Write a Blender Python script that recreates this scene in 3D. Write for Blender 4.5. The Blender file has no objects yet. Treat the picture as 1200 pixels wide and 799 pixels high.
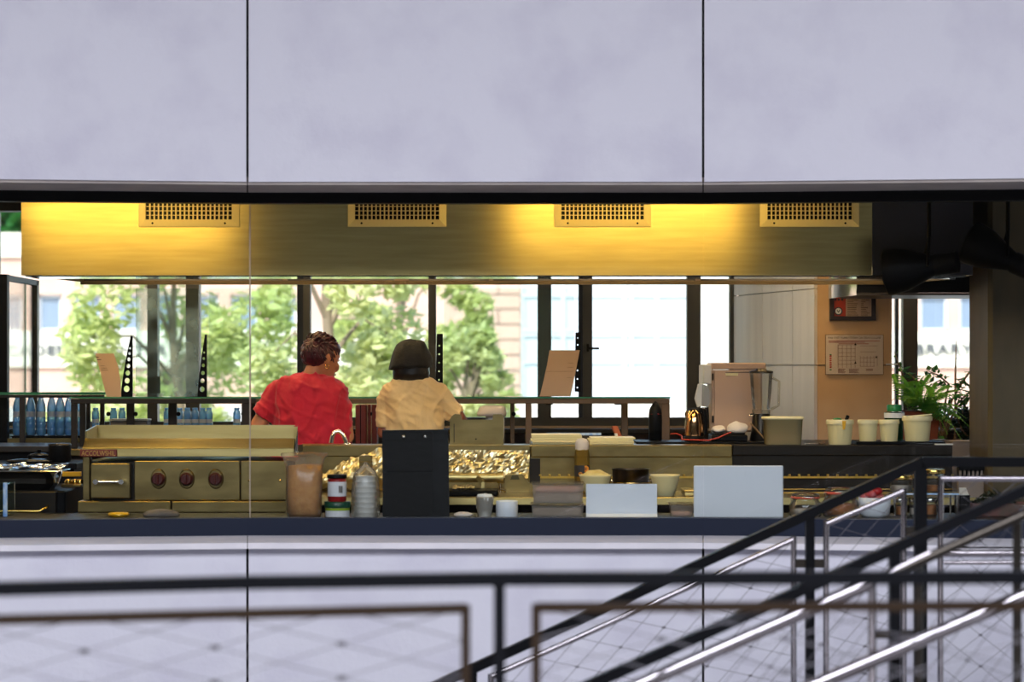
import bpy, bmesh, math, random
from mathutils import Vector, Matrix, noise
random.seed(7)
R = math.radians
SC = bpy.context.scene
COL = SC.collection

# ------------------------------------------------------------------ camera
F = 2833.33                      # focal length in pixels of the 1200 px wide frame (85 mm)
ZC = 1.36                        # eye height over the kitchen floor
cam_d = bpy.data.cameras.new('camera')
cam = bpy.data.objects.new('camera', cam_d)
COL.objects.link(cam)
cam.location = (0, 0, ZC)
cam.rotation_euler = (R(90), 0, 0)
cam_d.sensor_width = 36
cam_d.lens = 85
cam_d.shift_y = 30.5 / 1200
cam_d.clip_end = 500
cam_d.dof.use_dof = True
cam_d.dof.focus_distance = 12.1
cam_d.dof.aperture_fstop = 2.8
SC.camera = cam

# ------------------------------------------------------------------ sky, sun, large lights, exposure
SUN_EL, SUN_ROT = R(48), R(200)
w = bpy.data.worlds.new('sky')
SC.world = w
w.use_nodes = True
nt = w.node_tree
bg = nt.nodes['Background']
sky = nt.nodes.new('ShaderNodeTexSky')
sky.sky_type = 'NISHITA'
sky.sun_disc = False
sky.sun_elevation = SUN_EL
sky.sun_rotation = SUN_ROT
nt.links.new(sky.outputs[0], bg.inputs[0])
bg.inputs[1].default_value = 0.45
sun_d = bpy.data.lights.new('sun', 'SUN')
sun_d.energy = 9.0
sun_d.angle = R(0.6)
sun_d.color = (1.0, 0.95, 0.87)
sun = bpy.data.objects.new('sun', sun_d)
COL.objects.link(sun)
sun.rotation_euler = (R(42), 0, R(-20))       # from behind the camera, high, over the hall roof
def area(name, loc, rot, sx, sy, e, col):
    d = bpy.data.lights.new(name, 'AREA')
    d.shape = 'RECTANGLE'; d.size = sx; d.size_y = sy; d.energy = e; d.color = col
    o = bpy.data.objects.new(name, d); COL.objects.link(o)
    o.location = loc; o.rotation_euler = rot
    return o
area('hall_skylight', (0, 0.6, 5.15), (0, 0, 0), 8.0, 6.0, 1720, (0.90, 0.92, 1.0))
SC.view_settings.view_transform = 'Standard'
SC.view_settings.look = 'None'
SC.view_settings.exposure = 0.15
SC.view_settings.gamma = 1.0
SC.view_settings.use_curve_mapping = False
SC.cycles.use_denoising = True
SC.cycles.max_bounces = 8
SC.cycles.transparent_max_bounces = 24
SC.cycles.sample_clamp_indirect = 4.0
SC.cycles.caustics_reflective = False
SC.cycles.caustics_refractive = False

# ------------------------------------------------------------------ pixel <-> world layout helpers
def X(px, Y): return (px - 600.0) * Y / F
def Z(py, Y): return ZC + (430.0 - py) * Y / F
def P(px, py, Y): return Vector((X(px, Y), Y, Z(py, Y)))
def LN(n, Y): return n * Y / F

# ------------------------------------------------------------------ materials
def lin(c):
    c = c / 255.0
    return c / 12.92 if c <= 0.04045 else ((c + 0.055) / 1.055) ** 2.4
def rgb(t): return (lin(t[0]), lin(t[1]), lin(t[2]), 1.0)

def mk(name, col, rough=0.5, metal=0.0, col2=None, scale=8.0, stretch=(1, 1, 1), bump=0.0, bscale=None,
       trans=0.0, aniso=0.0, arot=0.0, coat=0.0, emit=None, estr=0.0, detail=4.0, lo=0.35, hi=0.65, sheen=0.0, spec=None):
    m = bpy.data.materials.new(name)
    m.use_nodes = True
    n = m.node_tree.nodes; l = m.node_tree.links
    b = n['Principled BSDF']
    b.inputs['Base Color'].default_value = rgb(col)
    b.inputs['Roughness'].default_value = rough
    b.inputs['Metallic'].default_value = metal
    if spec is not None: b.inputs['Specular IOR Level'].default_value = spec
    if trans: b.inputs['Transmission Weight'].default_value = trans
    if coat: b.inputs['Coat Weight'].default_value = coat
    if sheen: b.inputs['Sheen Weight'].default_value = sheen
    if aniso:
        b.inputs['Anisotropic'].default_value = aniso
        b.inputs['Anisotropic Rotation'].default_value = arot
        t = n.new('ShaderNodeTangent'); t.direction_type = 'RADIAL'; t.axis = 'Z'
        l.new(t.outputs[0], b.inputs['Tangent'])
    if emit is not None:
        b.inputs['Emission Color'].default_value = rgb(emit)
        b.inputs['Emission Strength'].default_value = estr
    if col2 is not None or bump:
        tc = n.new('ShaderNodeTexCoord')
        mp = n.new('ShaderNodeMapping')
        mp.inputs['Scale'].default_value = stretch
        l.new(tc.outputs['Object'], mp.inputs[0])
        tx = n.new('ShaderNodeTexNoise')
        tx.inputs['Scale'].default_value = scale
        tx.inputs['Detail'].default_value = detail
        l.new(mp.outputs[0], tx.inputs[0])
        if col2 is not None:
            r = n.new('ShaderNodeValToRGB')
            r.color_ramp.elements[0].position = lo; r.color_ramp.elements[0].color = rgb(col)
            r.color_ramp.elements[1].position = hi; r.color_ramp.elements[1].color = rgb(col2)
            l.new(tx.outputs[0], r.inputs[0])
            l.new(r.outputs[0], b.inputs['Base Color'])
        if bump:
            if bscale:
                t2 = n.new('ShaderNodeTexNoise'); t2.inputs['Scale'].default_value = bscale
                t2.inputs['Detail'].default_value = detail
                l.new(mp.outputs[0], t2.inputs[0]); src = t2
            else: src = tx
            bp = n.new('ShaderNodeBump'); bp.inputs['Strength'].default_value = bump
            bp.inputs['Distance'].default_value = 0.02
            l.new(src.outputs[0], bp.inputs['Height'])
            l.new(bp.outputs[0], b.inputs['Normal'])
    return m

def glassy(name, tint=(255, 255, 255), refl=1.0, rough=0.0, body=None, bodymix=0.0, ior=1.45, streak=0.0):
    """Clear pane or wall of a vessel: see-through, fresnel gloss, optionally a share of its own diffuse body."""
    m = bpy.data.materials.new(name); m.use_nodes = True
    n = m.node_tree.nodes; l = m.node_tree.links
    n.remove(n['Principled BSDF'])
    out = n['Material Output']
    t = n.new('ShaderNodeBsdfTransparent'); t.inputs[0].default_value = rgb(tint)
    base = t
    if bodymix:
        d = n.new('ShaderNodeBsdfDiffuse'); d.inputs[0].default_value = rgb(body or tint)
        tl = n.new('ShaderNodeBsdfTranslucent'); tl.inputs[0].default_value = rgb(body or tint)
        ad = n.new('ShaderNodeMixShader'); ad.inputs[0].default_value = 0.5
        l.new(d.outputs[0], ad.inputs[1]); l.new(tl.outputs[0], ad.inputs[2])
        mx = n.new('ShaderNodeMixShader'); mx.inputs[0].default_value = bodymix
        if streak:
            tc = n.new('ShaderNodeTexCoord'); ns = n.new('ShaderNodeTexNoise'); ns.inputs['Scale'].default_value = streak
            ns.inputs['Detail'].default_value = 5
            mr = n.new('ShaderNodeMapRange'); mr.inputs[1].default_value = 0.4; mr.inputs[2].default_value = 0.75
            mr.inputs[3].default_value = 0.0; mr.inputs[4].default_value = bodymix
            l.new(tc.outputs['Object'], ns.inputs[0]); l.new(ns.outputs[0], mr.inputs[0]); l.new(mr.outputs[0], mx.inputs[0])
        l.new(t.outputs[0], mx.inputs[1]); l.new(ad.outputs[0], mx.inputs[2])
        base = mx
    g = n.new('ShaderNodeBsdfGlossy'); g.inputs['Roughness'].default_value = rough
    f = n.new('ShaderNodeFresnel'); f.inputs[0].default_value = ior
    mu = n.new('ShaderNodeMath'); mu.operation = 'MULTIPLY'; mu.inputs[1].default_value = refl
    l.new(f.outputs[0], mu.inputs[0])
    m2 = n.new('ShaderNodeMixShader')
    l.new(mu.outputs[0], m2.inputs[0]); l.new(base.outputs[0], m2.inputs[1]); l.new(g.outputs[0], m2.inputs[2])
    l.new(m2.outputs[0], out.inputs[0])
    return m

def leafy(name, c1, c2, scale=3.0, tl=0.45, rough=0.5):
    """Leaf: diffuse + translucent, two greens in patches."""
    m = bpy.data.materials.new(name); m.use_nodes = True
    n = m.node_tree.nodes; l = m.node_tree.links
    b = n['Principled BSDF']; out = n['Material Output']
    b.inputs['Roughness'].default_value = rough
    tc = n.new('ShaderNodeTexCoord'); ns = n.new('ShaderNodeTexNoise'); ns.inputs['Scale'].default_value = scale
    r = n.new('ShaderNodeValToRGB')
    r.color_ramp.elements[0].position = .35; r.color_ramp.elements[0].color = rgb(c1)
    r.color_ramp.elements[1].position = .65; r.color_ramp.elements[1].color = rgb(c2)
    l.new(tc.outputs['Object'], ns.inputs[0]); l.new(ns.outputs[0], r.inputs[0]); l.new(r.outputs[0], b.inputs['Base Color'])
    t = n.new('ShaderNodeBsdfTranslucent'); l.new(r.outputs[0], t.inputs[0])
    mx = n.new('ShaderNodeMixShader'); mx.inputs[0].default_value = tl
    l.new(b.outputs[0], mx.inputs[1]); l.new(t.outputs[0], mx.inputs[2]); l.new(mx.outputs[0], out.inputs[0])
    return m

M = {}
M['concrete'] = mk('concrete_panel', (203, 201, 215), .75, col2=(214, 213, 224), scale=3.2, bump=.12, bscale=26, detail=9, lo=.32, hi=.55)
M['ledge'] = mk('white_stone', (226, 222, 228), .6, col2=(216, 213, 220), scale=6, bump=.05)
M['soffit'] = mk('soffit_stone', (176, 166, 160), .8, col2=(160, 150, 146), scale=5, bump=.05)
M['navy'] = mk('navy_painted_metal', (23, 31, 50), .5, spec=.2)
M['black'] = mk('black_metal', (7, 7, 9), .5, spec=.12)
M['blackplastic'] = mk('black_plastic', (5, 6, 9), .45, spec=.12)
M['mullion'] = mk('dark_window_frame', (36, 38, 44), .4)
M['white'] = mk('white_paint', (225, 222, 216), .6)
M['roofing'] = mk('roof_lining', (150, 148, 150), .9)
M['hallpaving'] = mk('hall_paving', (188, 184, 182), .85, col2=(176, 172, 170), scale=4, bump=.1)
M['paving'] = mk('pale_paving', (196, 190, 182), .85, col2=(180, 175, 168), scale=4, bump=.1)
M['tile'] = mk('kitchen_floor_tile', (110, 96, 84), .5, col2=(98, 86, 76), scale=5)
M['beige'] = mk('beige_wall', (222, 182, 140), .7, col2=(214, 172, 128), scale=6, bump=.05)
M['whitepanel'] = mk('white_laminate', (226, 220, 218), .45, col2=(214, 208, 208), scale=2, stretch=(6, 6, .4))
M['olive'] = mk('olive_pillar_cladding', (88, 74, 46), .55, col2=(78, 66, 40), scale=4, stretch=(3, 3, 1))
M['sillwall'] = mk('grey_brown_wall', (150, 134, 122), .7, col2=(140, 124, 112), scale=7)
M['steel'] = mk('brushed_steel', (190, 172, 116), .37, 1.0, col2=(176, 158, 104), scale=3, stretch=(1, 1, 14), aniso=.6, arot=.25)
M['steel2'] = mk('worn_steel', (154, 136, 90), .34, 1.0, col2=(130, 114, 74), scale=5, stretch=(1, 1, 3))
M['darksteel'] = mk('dark_steel', (62, 58, 54), .32, 1.0)
M['polish'] = mk('polished_steel', (225, 222, 216), .06, 1.0)
M['chrome'] = mk('chrome', (230, 226, 220), .12, 1.0)
M['ventpaint'] = mk('cream_vent_enamel', (236, 214, 150), .5)
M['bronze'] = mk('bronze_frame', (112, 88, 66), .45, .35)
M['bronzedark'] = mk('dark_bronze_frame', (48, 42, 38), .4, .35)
M['foil'] = mk('crumpled_foil', (226, 212, 168), .34, 1.0)
M['brownframe'] = mk('brown_railing_paint', (34, 24, 15), .6, spec=.1)
M['railblack'] = mk('blue_black_railing_paint', (4, 5, 9), .5, spec=.1)
M['railsteel'] = mk('stainless_tube', (150, 145, 150), .16, 1.0)
M['wire'] = mk('steel_wire', (92, 90, 96), .4, .8)
M['glass'] = glassy('window_glass', (248, 250, 250), 1.0)
M['glassback'] = glassy('rear_window_glass', (246, 250, 250), .7)
M['glassgreen'] = glassy('green_edge_glass', (246, 251, 248), .6, body=(170, 205, 190), bodymix=.03)
M['glassdirty'] = glassy('smeared_glass', (236, 246, 242), .8, body=(205, 225, 220), bodymix=.55, streak=5)
M['glassedge'] = mk('glass_edge', (60, 130, 105), .15)
M['clear'] = glassy('clear_plastic', (240, 238, 234), .5, body=(210, 205, 196), bodymix=.18)
M['jarglass'] = glassy('jar_glass', (242, 242, 238), .9, body=(220, 215, 205), bodymix=.06)
M['cloudy'] = glassy('cloudy_plastic', (248, 245, 240), .6, .15, body=(232, 226, 216), bodymix=.3)
M['bottle'] = glassy('blue_bottle_plastic', (200, 230, 255), 2.2, .08, body=(120, 190, 255), bodymix=.6)
M['bottlelabel'] = glassy('translucent_label', (190, 222, 255), 1.0, .1, body=(226, 238, 255), bodymix=.8)
M['cream'] = mk('cream_plastic', (236, 222, 168), .45, sheen=.1)
M['creamtop'] = mk('cream_lid', (240, 228, 180), .4)
M['paperwhite'] = mk('white_board', (236, 240, 246), .55, col2=(230, 235, 243), scale=3)
M['card'] = mk('tan_card', (206, 176, 152), .7, col2=(198, 166, 142), scale=3)
M['ink'] = mk('print_ink', (60, 52, 50), .7)
M['red'] = mk('red_plastic', (176, 26, 30), .4)
M['redlid'] = mk('red_rubber_ring', (214, 88, 66), .5)
M['green'] = mk('green_lid', (16, 118, 62), .4)
M['greend'] = mk('dark_green_lid', (12, 66, 46), .4)
M['yellow'] = mk('yellow_plastic', (236, 178, 20), .4)
M['terracotta'] = mk('terracotta', (166, 84, 52), .7, col2=(150, 72, 44), scale=9)
M['soil'] = mk('soil', (52, 38, 30), .9, bump=.4, scale=60)
M['tan'] = mk('tan_powder_coat', (198, 164, 140), .5, col2=(190, 156, 130), scale=3)
M['skin1'] = mk('skin_warm', (176, 112, 76), .5, col2=(186, 120, 84), scale=18)
M['skin2'] = mk('skin_dark', (126, 66, 44), .5, col2=(140, 76, 52), scale=18)
M['hair_red'] = mk('dark_red_hair', (78, 19, 34), .42, col2=(38, 10, 17), scale=30, stretch=(3, 3, 1))
M['hair_blk'] = mk('black_hair', (18, 14, 14), .4, col2=(28, 22, 20), scale=40, stretch=(4, 4, 1))
M['shirt_red'] = mk('red_cotton', (200, 14, 48), .8, col2=(190, 12, 42), scale=10, bump=.15, bscale=60, sheen=.2)
M['shirt_beige'] = mk('beige_cotton', (234, 200, 146), .8, col2=(228, 192, 136), scale=10, bump=.15, bscale=60, sheen=.2)
M['trouser'] = mk('dark_trousers', (34, 34, 40), .85)
M['shoe'] = mk('black_shoe', (18, 18, 18), .5)
M['hat'] = mk('dark_brown_hat', (30, 26, 22), .85, col2=(24, 20, 17), scale=14, bump=.3, bscale=90)
M['gold'] = mk('gold_earring', (240, 200, 110), .2, 1.0)
M['eye'] = mk('eye_white', (230, 225, 218), .2)
M['lip'] = mk('lip', (150, 70, 62), .5)
M['knob'] = mk('dark_red_knob', (74, 22, 20), .3)
M['badge'] = mk('red_badge', (112, 34, 24), .45)
M['badgetext'] = mk('badge_letters', (190, 150, 70), .4)
M['brown'] = mk('brown_sugar', (204, 146, 78), .85, col2=(188, 128, 62), scale=30, bump=.3, bscale=80)
M['saucered'] = mk('red_sauce', (150, 24, 26), .35)
M['label'] = mk('white_label', (226, 226, 230), .6)
M['labelgrn'] = mk('lime_label', (150, 176, 40), .6)
M['labelblue'] = mk('printed_blue_label', (214, 230, 250), .5, col2=(120, 170, 232), scale=55, stretch=(1, 1, .5))
M['oil'] = glassy('cooking_oil', (246, 226, 160), .8, .05, body=(230, 196, 100), bodymix=.2)
M['orange'] = mk('orange_flower', (240, 150, 30), .5)
M['stonegrey'] = mk('grey_stone', (120, 110, 100), .7, col2=(98, 90, 84), scale=14, bump=.2)
M['pink'] = mk('pink_food', (206, 120, 124), .6, col2=(186, 60, 66), scale=30)
M['spice'] = mk('orange_spice', (188, 116, 54), .8, col2=(150, 90, 46), scale=40, bump=.5, bscale=60)
M['shelfdark'] = mk('dark_brown_counter', (30, 24, 16), .4, col2=(24, 19, 13), scale=4, spec=.25)
M['woodred'] = mk('red_brown_cabinet', (132, 48, 36), .45, col2=(118, 40, 30), scale=5, stretch=(4, 4, .6))
M['cable'] = mk('red_cable', (188, 58, 40), .5)
M['cloth'] = mk('white_cloth', (226, 214, 204), .85, bump=.3, scale=20)
M['cakefill'] = mk('pale_yellow_mash', (236, 218, 150), .6, col2=(226, 200, 120), scale=30, bump=.5)
M['copper'] = mk('copper_steel', (206, 156, 108), .12, 1.0)
M['herb'] = leafy('herb_leaf', (34, 44, 24), (60, 72, 36), 30)
M['leaf'] = leafy('tree_leaf', (184, 196, 118), (222, 222, 160), 2.2, .5)
M['leaf2'] = leafy('tree_leaf_pale', (190, 200, 128), (226, 224, 172), 2.2, .5)
M['fern'] = leafy('fern_leaf', (70, 150, 52), (140, 202, 84), 9, .45)
M['ficus'] = leafy('ficus_leaf', (26, 84, 34), (60, 126, 54), 9, .4)
M['hedge'] = leafy('hedge_leaf', (16, 44, 22), (34, 74, 36), 7, .3)
M['bark'] = mk('bark', (130, 112, 92), .9, bump=.5, scale=12)
M['bcream'] = mk('cream_render', (228, 220, 204), .8, col2=(222, 214, 198), scale=.6)
M['bpink'] = mk('pink_stone', (204, 168, 152), .8, col2=(194, 158, 142), scale=.8)
M['bglass'] = mk('building_glass', (112, 128, 152), .15, spec=.8)
M['bframe'] = mk('pale_window_frame', (206, 208, 212), .5)
M['bglass2'] = mk('curtain_glass', (186, 190, 196), .25, spec=.8)
M['bletter'] = mk('grey_letters', (74, 76, 84), .6)
M['lampglow'] = mk('lamp_tube', (255, 224, 150), .5, emit=(255, 212, 112), estr=43)
M['hoodfill'] = mk('hood_fill_glow', (255, 220, 150), .5, emit=(255, 224, 178), estr=28)  # glow of the tubes added under the hood
M['lampglow2'] = mk('lamp_tube_cool', (255, 240, 210), .5, emit=(255, 216, 150), estr=70)

# ------------------------------------------------------------------ object bookkeeping
BASE = {}                       # world position every parent stands at
def tag(o, label=None, cat=None, group=None, kind=None):
    if label: o['label'] = label
    if cat: o['category'] = cat
    if group: o['group'] = group
    if kind: o['kind'] = kind
    return o
def thing(name, label, cat, loc, group=None):
    o = bpy.data.objects.new(name, None)
    o.empty_display_size = .05
    COL.objects.link(o)
    o.location = loc
    BASE[o.name] = Vector(loc)
    return tag(o, label, cat, group)

class MB:
    """Collects shapes given in world coordinates; put() links them as ONE mesh object."""
    def __init__(s): s.v = []; s.f = []; s.sm = []
    def add(s, vs, fs, smooth=False):
        k = len(s.v)
        s.v += [tuple(v) for v in vs]
        s.f += [tuple(i + k for i in f) for f in fs]
        s.sm += [smooth] * len(fs)
        return s
    def box(s, x0, x1, y0, y1, z0, z1):
        return s.hexa([(x0, y0, z0), (x1, y0, z0), (x1, y1, z0), (x0, y1, z0)], [(x0, y0, z1), (x1, y0, z1), (x1, y1, z1), (x0, y1, z1)])
    def hexa(s, a, b):
        n = len(a)
        return s.add(list(a) + list(b), [tuple(range(n))[::-1], tuple(range(n, 2 * n))] + [(i, (i + 1) % n, n + (i + 1) % n, n + i) for i in range(n)])
    def bbox(s, x0, x1, y0, y1, z0, z1, r=.004):
        """box with chamfered edges"""
        r = min(r, (x1 - x0) * .45, (y1 - y0) * .45, (z1 - z0) * .45)
        def ring(z, i):
            a, b, c, d = x0 + i, x1 - i, y0 + i, y1 - i
            return [(a + r, c, z), (b - r, c, z), (b, c + r, z), (b, d - r, z), (b - r, d, z), (a + r, d, z), (a, d - r, z), (a, c + r, z)]
        rs = [ring(z0, r * .7), ring(z0 + r, 0), ring(z1 - r, 0), ring(z1, r * .7)]
        vs = sum(rs, []); fs = [tuple(range(8))[::-1], tuple(range(24, 32))]
        for k in range(3):
            for i in range(8): fs.append((k * 8 + i, k * 8 + (i + 1) % 8, k * 8 + 8 + (i + 1) % 8, k * 8 + 8 + i))
        return s.add(vs, fs)
    def prism(s, poly, axis, d0, d1):
        """poly = list of 2D points; axis y: (x,z) extruded in y; x: (y,z) along x; z: (x,y) along z"""
        def q(p, d):
            return (p[0], d, p[1]) if axis == 'y' else ((d, p[0], p[1]) if axis == 'x' else (p[0], p[1], d))
        return s.hexa([q(p, d0) for p in poly], [q(p, d1) for p in poly])
    def tube(s, pts, r, n=10, caps=True, smooth=True):
        pts = [Vector(p) for p in pts]
        rs = r if isinstance(r, (list, tuple)) else [r] * len(pts)
        vs = []; fs = []
        up = None
        for i, p in enumerate(pts):
            t = (pts[min(i + 1, len(pts) - 1)] - pts[max(i - 1, 0)]).normalized()
            if up is None:
                up = Vector((0, 0, 1)) if abs(t.z) < .9 else Vector((0, 1, 0))
            a = t.cross(up).normalized(); b = a.cross(t).normalized(); up = b
            rr = rs[i]; ra, rb = (rr if isinstance(rr, (tuple, list)) else (rr, rr))
            for k in range(n):
                an = 2 * math.pi * k / n + math.pi / n
                vs.append(p + a * math.cos(an) * ra + b * math.sin(an) * rb)
        m = len(pts)
        for i in range(m - 1):
            for k in range(n):
                fs.append((i * n + k, i * n + (k + 1) % n, (i + 1) * n + (k + 1) % n, (i + 1) * n + k))
        s.add(vs, fs, smooth)
        if caps:
            s.add([vs[k] for k in range(n)], [tuple(range(n))[::-1]])
            s.add([vs[(m - 1) * n + k] for k in range(n)], [tuple(range(n))])
        return s
    def bar(s, a, b, w, h):
        """rectangular bar from a to b"""
        a, b = Vector(a), Vector(b)
        t = (b - a).normalized()
        up = Vector((0, 0, 1)) if abs(t.z) < .95 else Vector((0, 1, 0))
        x = t.cross(up).normalized() * (w / 2); y = x.cross(t).normalized() * (h / 2)
        q = [-x - y, x - y, x + y, -x + y]
        return s.hexa([a + v for v in q], [b + v for v in q])
    def lathe(s, prof, c, n=24, smooth=True, sx=1.0, sy=1.0, caps=True):
        """prof = [(r, z)] from the bottom up, around the vertical through c"""
        vs = []; fs = []
        for r, z in prof:
            for k in range(n):
                a = 2 * math.pi * k / n
                vs.append((c[0] + math.cos(a) * r * sx, c[1] + math.sin(a) * r * sy, c[2] + z))
        for i in range(len(prof) - 1):
            for k in range(n):
                fs.append((i * n + k, i * n + (k + 1) % n, (i + 1) * n + (k + 1) % n, (i + 1) * n + k))
        s.add(vs, fs, smooth)
        if caps:
            m = len(prof) - 1
            if prof[0][0] > 1e-4: s.add(vs[:n], [tuple(range(n))[::-1]])
            if prof[m][0] > 1e-4: s.add(vs[m * n:], [tuple(range(n))])
        return s
    def rings(s, rs, n=28, power=2.4, smooth=True):
        """closed loft of superellipse rings: (centre, rx, ry, yaw, tilt_x)"""
        vs = []; fs = []
        for q in rs:
            c = Vector(q[0]); rx, ry = q[1], q[2]; yaw = q[3] if len(q) > 3 else 0; tx = q[4] if len(q) > 4 else 0
            rot = Matrix.Rotation(yaw, 3, 'Z') @ Matrix.Rotation(tx, 3, 'X')
            for k in range(n):
                a = 2 * math.pi * k / n
                ca, sa = math.cos(a), math.sin(a)
                x = math.copysign(abs(ca) ** (2 / power), ca) * rx
                y = math.copysign(abs(sa) ** (2 / power), sa) * ry
                vs.append(c + rot @ Vector((x, y, 0)))
        m = len(rs)
        for i in range(m - 1):
            for k in range(n):
                fs.append((i * n + k, i * n + (k + 1) % n, (i + 1) * n + (k + 1) % n, (i + 1) * n + k))
        fs.append(tuple(range(n))[::-1]); fs.append(tuple(range((m - 1) * n, m * n)))
        return s.add(vs, fs, smooth)
    def ball(s, c, rx, ry=None, rz=None, n=14, m=9, rot=None):
        ry = ry or rx; rz = rz or rx
        vs = []; fs = []
        for i in range(m + 1):
            t = math.pi * i / m - math.pi / 2
            for k in range(n):
                a = 2 * math.pi * k / n
                v = Vector((math.cos(a) * math.cos(t) * rx, math.sin(a) * math.cos(t) * ry, math.sin(t) * rz))
                if rot is not None: v = rot @ v
                vs.append(Vector(c) + v)
        for i in range(m):
            for k in range(n):
                fs.append((i * n + k, i * n + (k + 1) % n, (i + 1) * n + (k + 1) % n, (i + 1) * n + k))
        return s.add(vs, fs, True)
    def quad(s, a, b, c, d): return s.add([a, b, c, d], [(0, 1, 2, 3)])
    def move(s, fn): s.v = [tuple(fn(Vector(v))) for v in s.v]; return s
    def mesh(s, name, org=(0, 0, 0), clean=False):
        me = bpy.data.meshes.new(name)
        ox, oy, oz = org
        me.from_pydata([(v[0] - ox, v[1] - oy, v[2] - oz) for v in s.v], [], s.f)
        me.polygons.foreach_set('use_smooth', s.sm)
        if clean:
            bm = bmesh.new(); bm.from_mesh(me)
            bmesh.ops.remove_doubles(bm, verts=bm.verts, dist=1e-5)
            bmesh.ops.recalc_face_normals(bm, faces=bm.faces)
            bm.to_mesh(me); bm.free()
        me.update()
        return me
    def put(s, name, mat, parent=None, label=None, cat=None, group=None, kind=None, loc=None, clean=False):
        if parent is not None: org = BASE[parent.name]
        elif loc is not None: org = Vector(loc)
        else:
            xs = [v[0] for v in s.v]; ys = [v[1] for v in s.v]; zs = [v[2] for v in s.v]
            org = Vector(((min(xs) + max(xs)) / 2, (min(ys) + max(ys)) / 2, min(zs)))
        me = s.mesh(name, org, clean)
        me.materials.append(M[mat] if isinstance(mat, str) else mat)
        o = bpy.data.objects.new(name, me)
        COL.objects.link(o)
        BASE[o.name] = org
        if parent is not None: o.parent = parent
        else: o.location = org
        return tag(o, label, cat, group, kind)

def dup(o, off, label=None, group=None, parent=None, scale=None):
    """copy a thing with its parts and sub-parts, moved by off"""
    c = o.copy(); COL.objects.link(c)
    if parent is not None: c.parent = parent
    else:
        c.location = o.location + Vector(off)
        if scale: c.scale = scale
    if label: c['label'] = label
    if group: c['group'] = group
    for ch in list(o.children): dup(ch, (0, 0, 0), parent=c)
    return c

def text(name, body, x0, x1, z0, z1, y, mat, parent, depth=.0008, split=False):
    """flat lettering facing -Y, fitted to the rectangle"""
    cu = bpy.data.curves.new(name, 'FONT'); cu.body = body; cu.extrude = 0
    cu.align_x = 'CENTER'; cu.resolution_u = 3
    o = bpy.data.objects.new(name, cu); COL.objects.link(o)
    dg = bpy.context.evaluated_depsgraph_get()
    me = bpy.data.meshes.new_from_object(o.evaluated_get(dg))
    bpy.data.objects.remove(o)
    vs = [v.co.copy() for v in me.vertices]
    fs = [tuple(p.vertices) for p in me.polygons]
    bpy.data.meshes.remove(me)
    if not vs: return None
    ax, bx = min(v.x for v in vs), max(v.x for v in vs); az, bz = min(v.y for v in vs), max(v.y for v in vs)
    pts = [(x0 + (v.x - ax) / (bx - ax) * (x1 - x0), y, z0 + (v.y - az) / (bz - az) * (z1 - z0)) for v in vs]
    par = list(range(len(vs)))
    def root(i):
        while par[i] != i: par[i] = par[par[i]]; i = par[i]
        return i
    if split:
        for f in fs:
            for i in f[1:]: par[root(i)] = root(f[0])
    groups = {}
    for f in fs: groups.setdefault(root(f[0]) if split else 0, []).append(f)
    last = None
    for gf in groups.values():
        ids = sorted({i for f in gf for i in f}); mp = {i: k for k, i in enumerate(ids)}
        f2 = [tuple(mp[i] for i in f) for f in gf]; n = len(ids)
        mb = MB(); mb.add([pts[i] for i in ids], f2)
        if depth > .002:
            ed = {}
            for f in f2:
                for i in range(len(f)):
                    p, q = f[i], f[(i + 1) % len(f)]
                    k = (min(p, q), max(p, q)); ed[k] = None if k in ed else (p, q)
            mb.v += [(v[0], y + depth, v[2]) for v in mb.v[:n]]
            for e in ed.values():
                if e: mb.f.append((e[1], e[0], e[0] + n, e[1] + n)); mb.sm.append(False)
        last = mb.put(name, mat, parent)
    return last

def remesh(mb, voxel, smooth=2, fn=None):
    """fuse overlapping closed shapes of mb into one continuous surface"""
    me = mb.mesh('tmp'); o = bpy.data.objects.new('tmp', me); COL.objects.link(o)
    md = o.modifiers.new('r', 'REMESH'); md.mode = 'VOXEL'; md.voxel_size = voxel; md.use_smooth_shade = True
    if smooth:
        sm = o.modifiers.new('s', 'SMOOTH'); sm.factor = .5; sm.iterations = smooth
    dg = bpy.context.evaluated_depsgraph_get()
    m2 = bpy.data.meshes.new_from_object(o.evaluated_get(dg))
    out = MB()
    nrm = [v.normal.copy() for v in m2.vertices]
    vs = [v.co.copy() for v in m2.vertices]
    if fn: vs = [fn(v, n) for v, n in zip(vs, nrm)]
    out.add(vs, [tuple(p.vertices) for p in m2.polygons], True)
    bpy.data.objects.remove(o); bpy.data.meshes.remove(me); bpy.data.meshes.remove(m2)
    return out

# ================================================================== SETTING
def struct(o, parent=None):
    if parent is None: o['kind'] = 'structure'
    return o
def sthing(name, loc):
    o = bpy.data.objects.new(name, None); o.empty_display_size = .05; COL.objects.link(o); o.location = loc
    BASE[o.name] = Vector(loc); o['kind'] = 'structure'; return o

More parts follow.
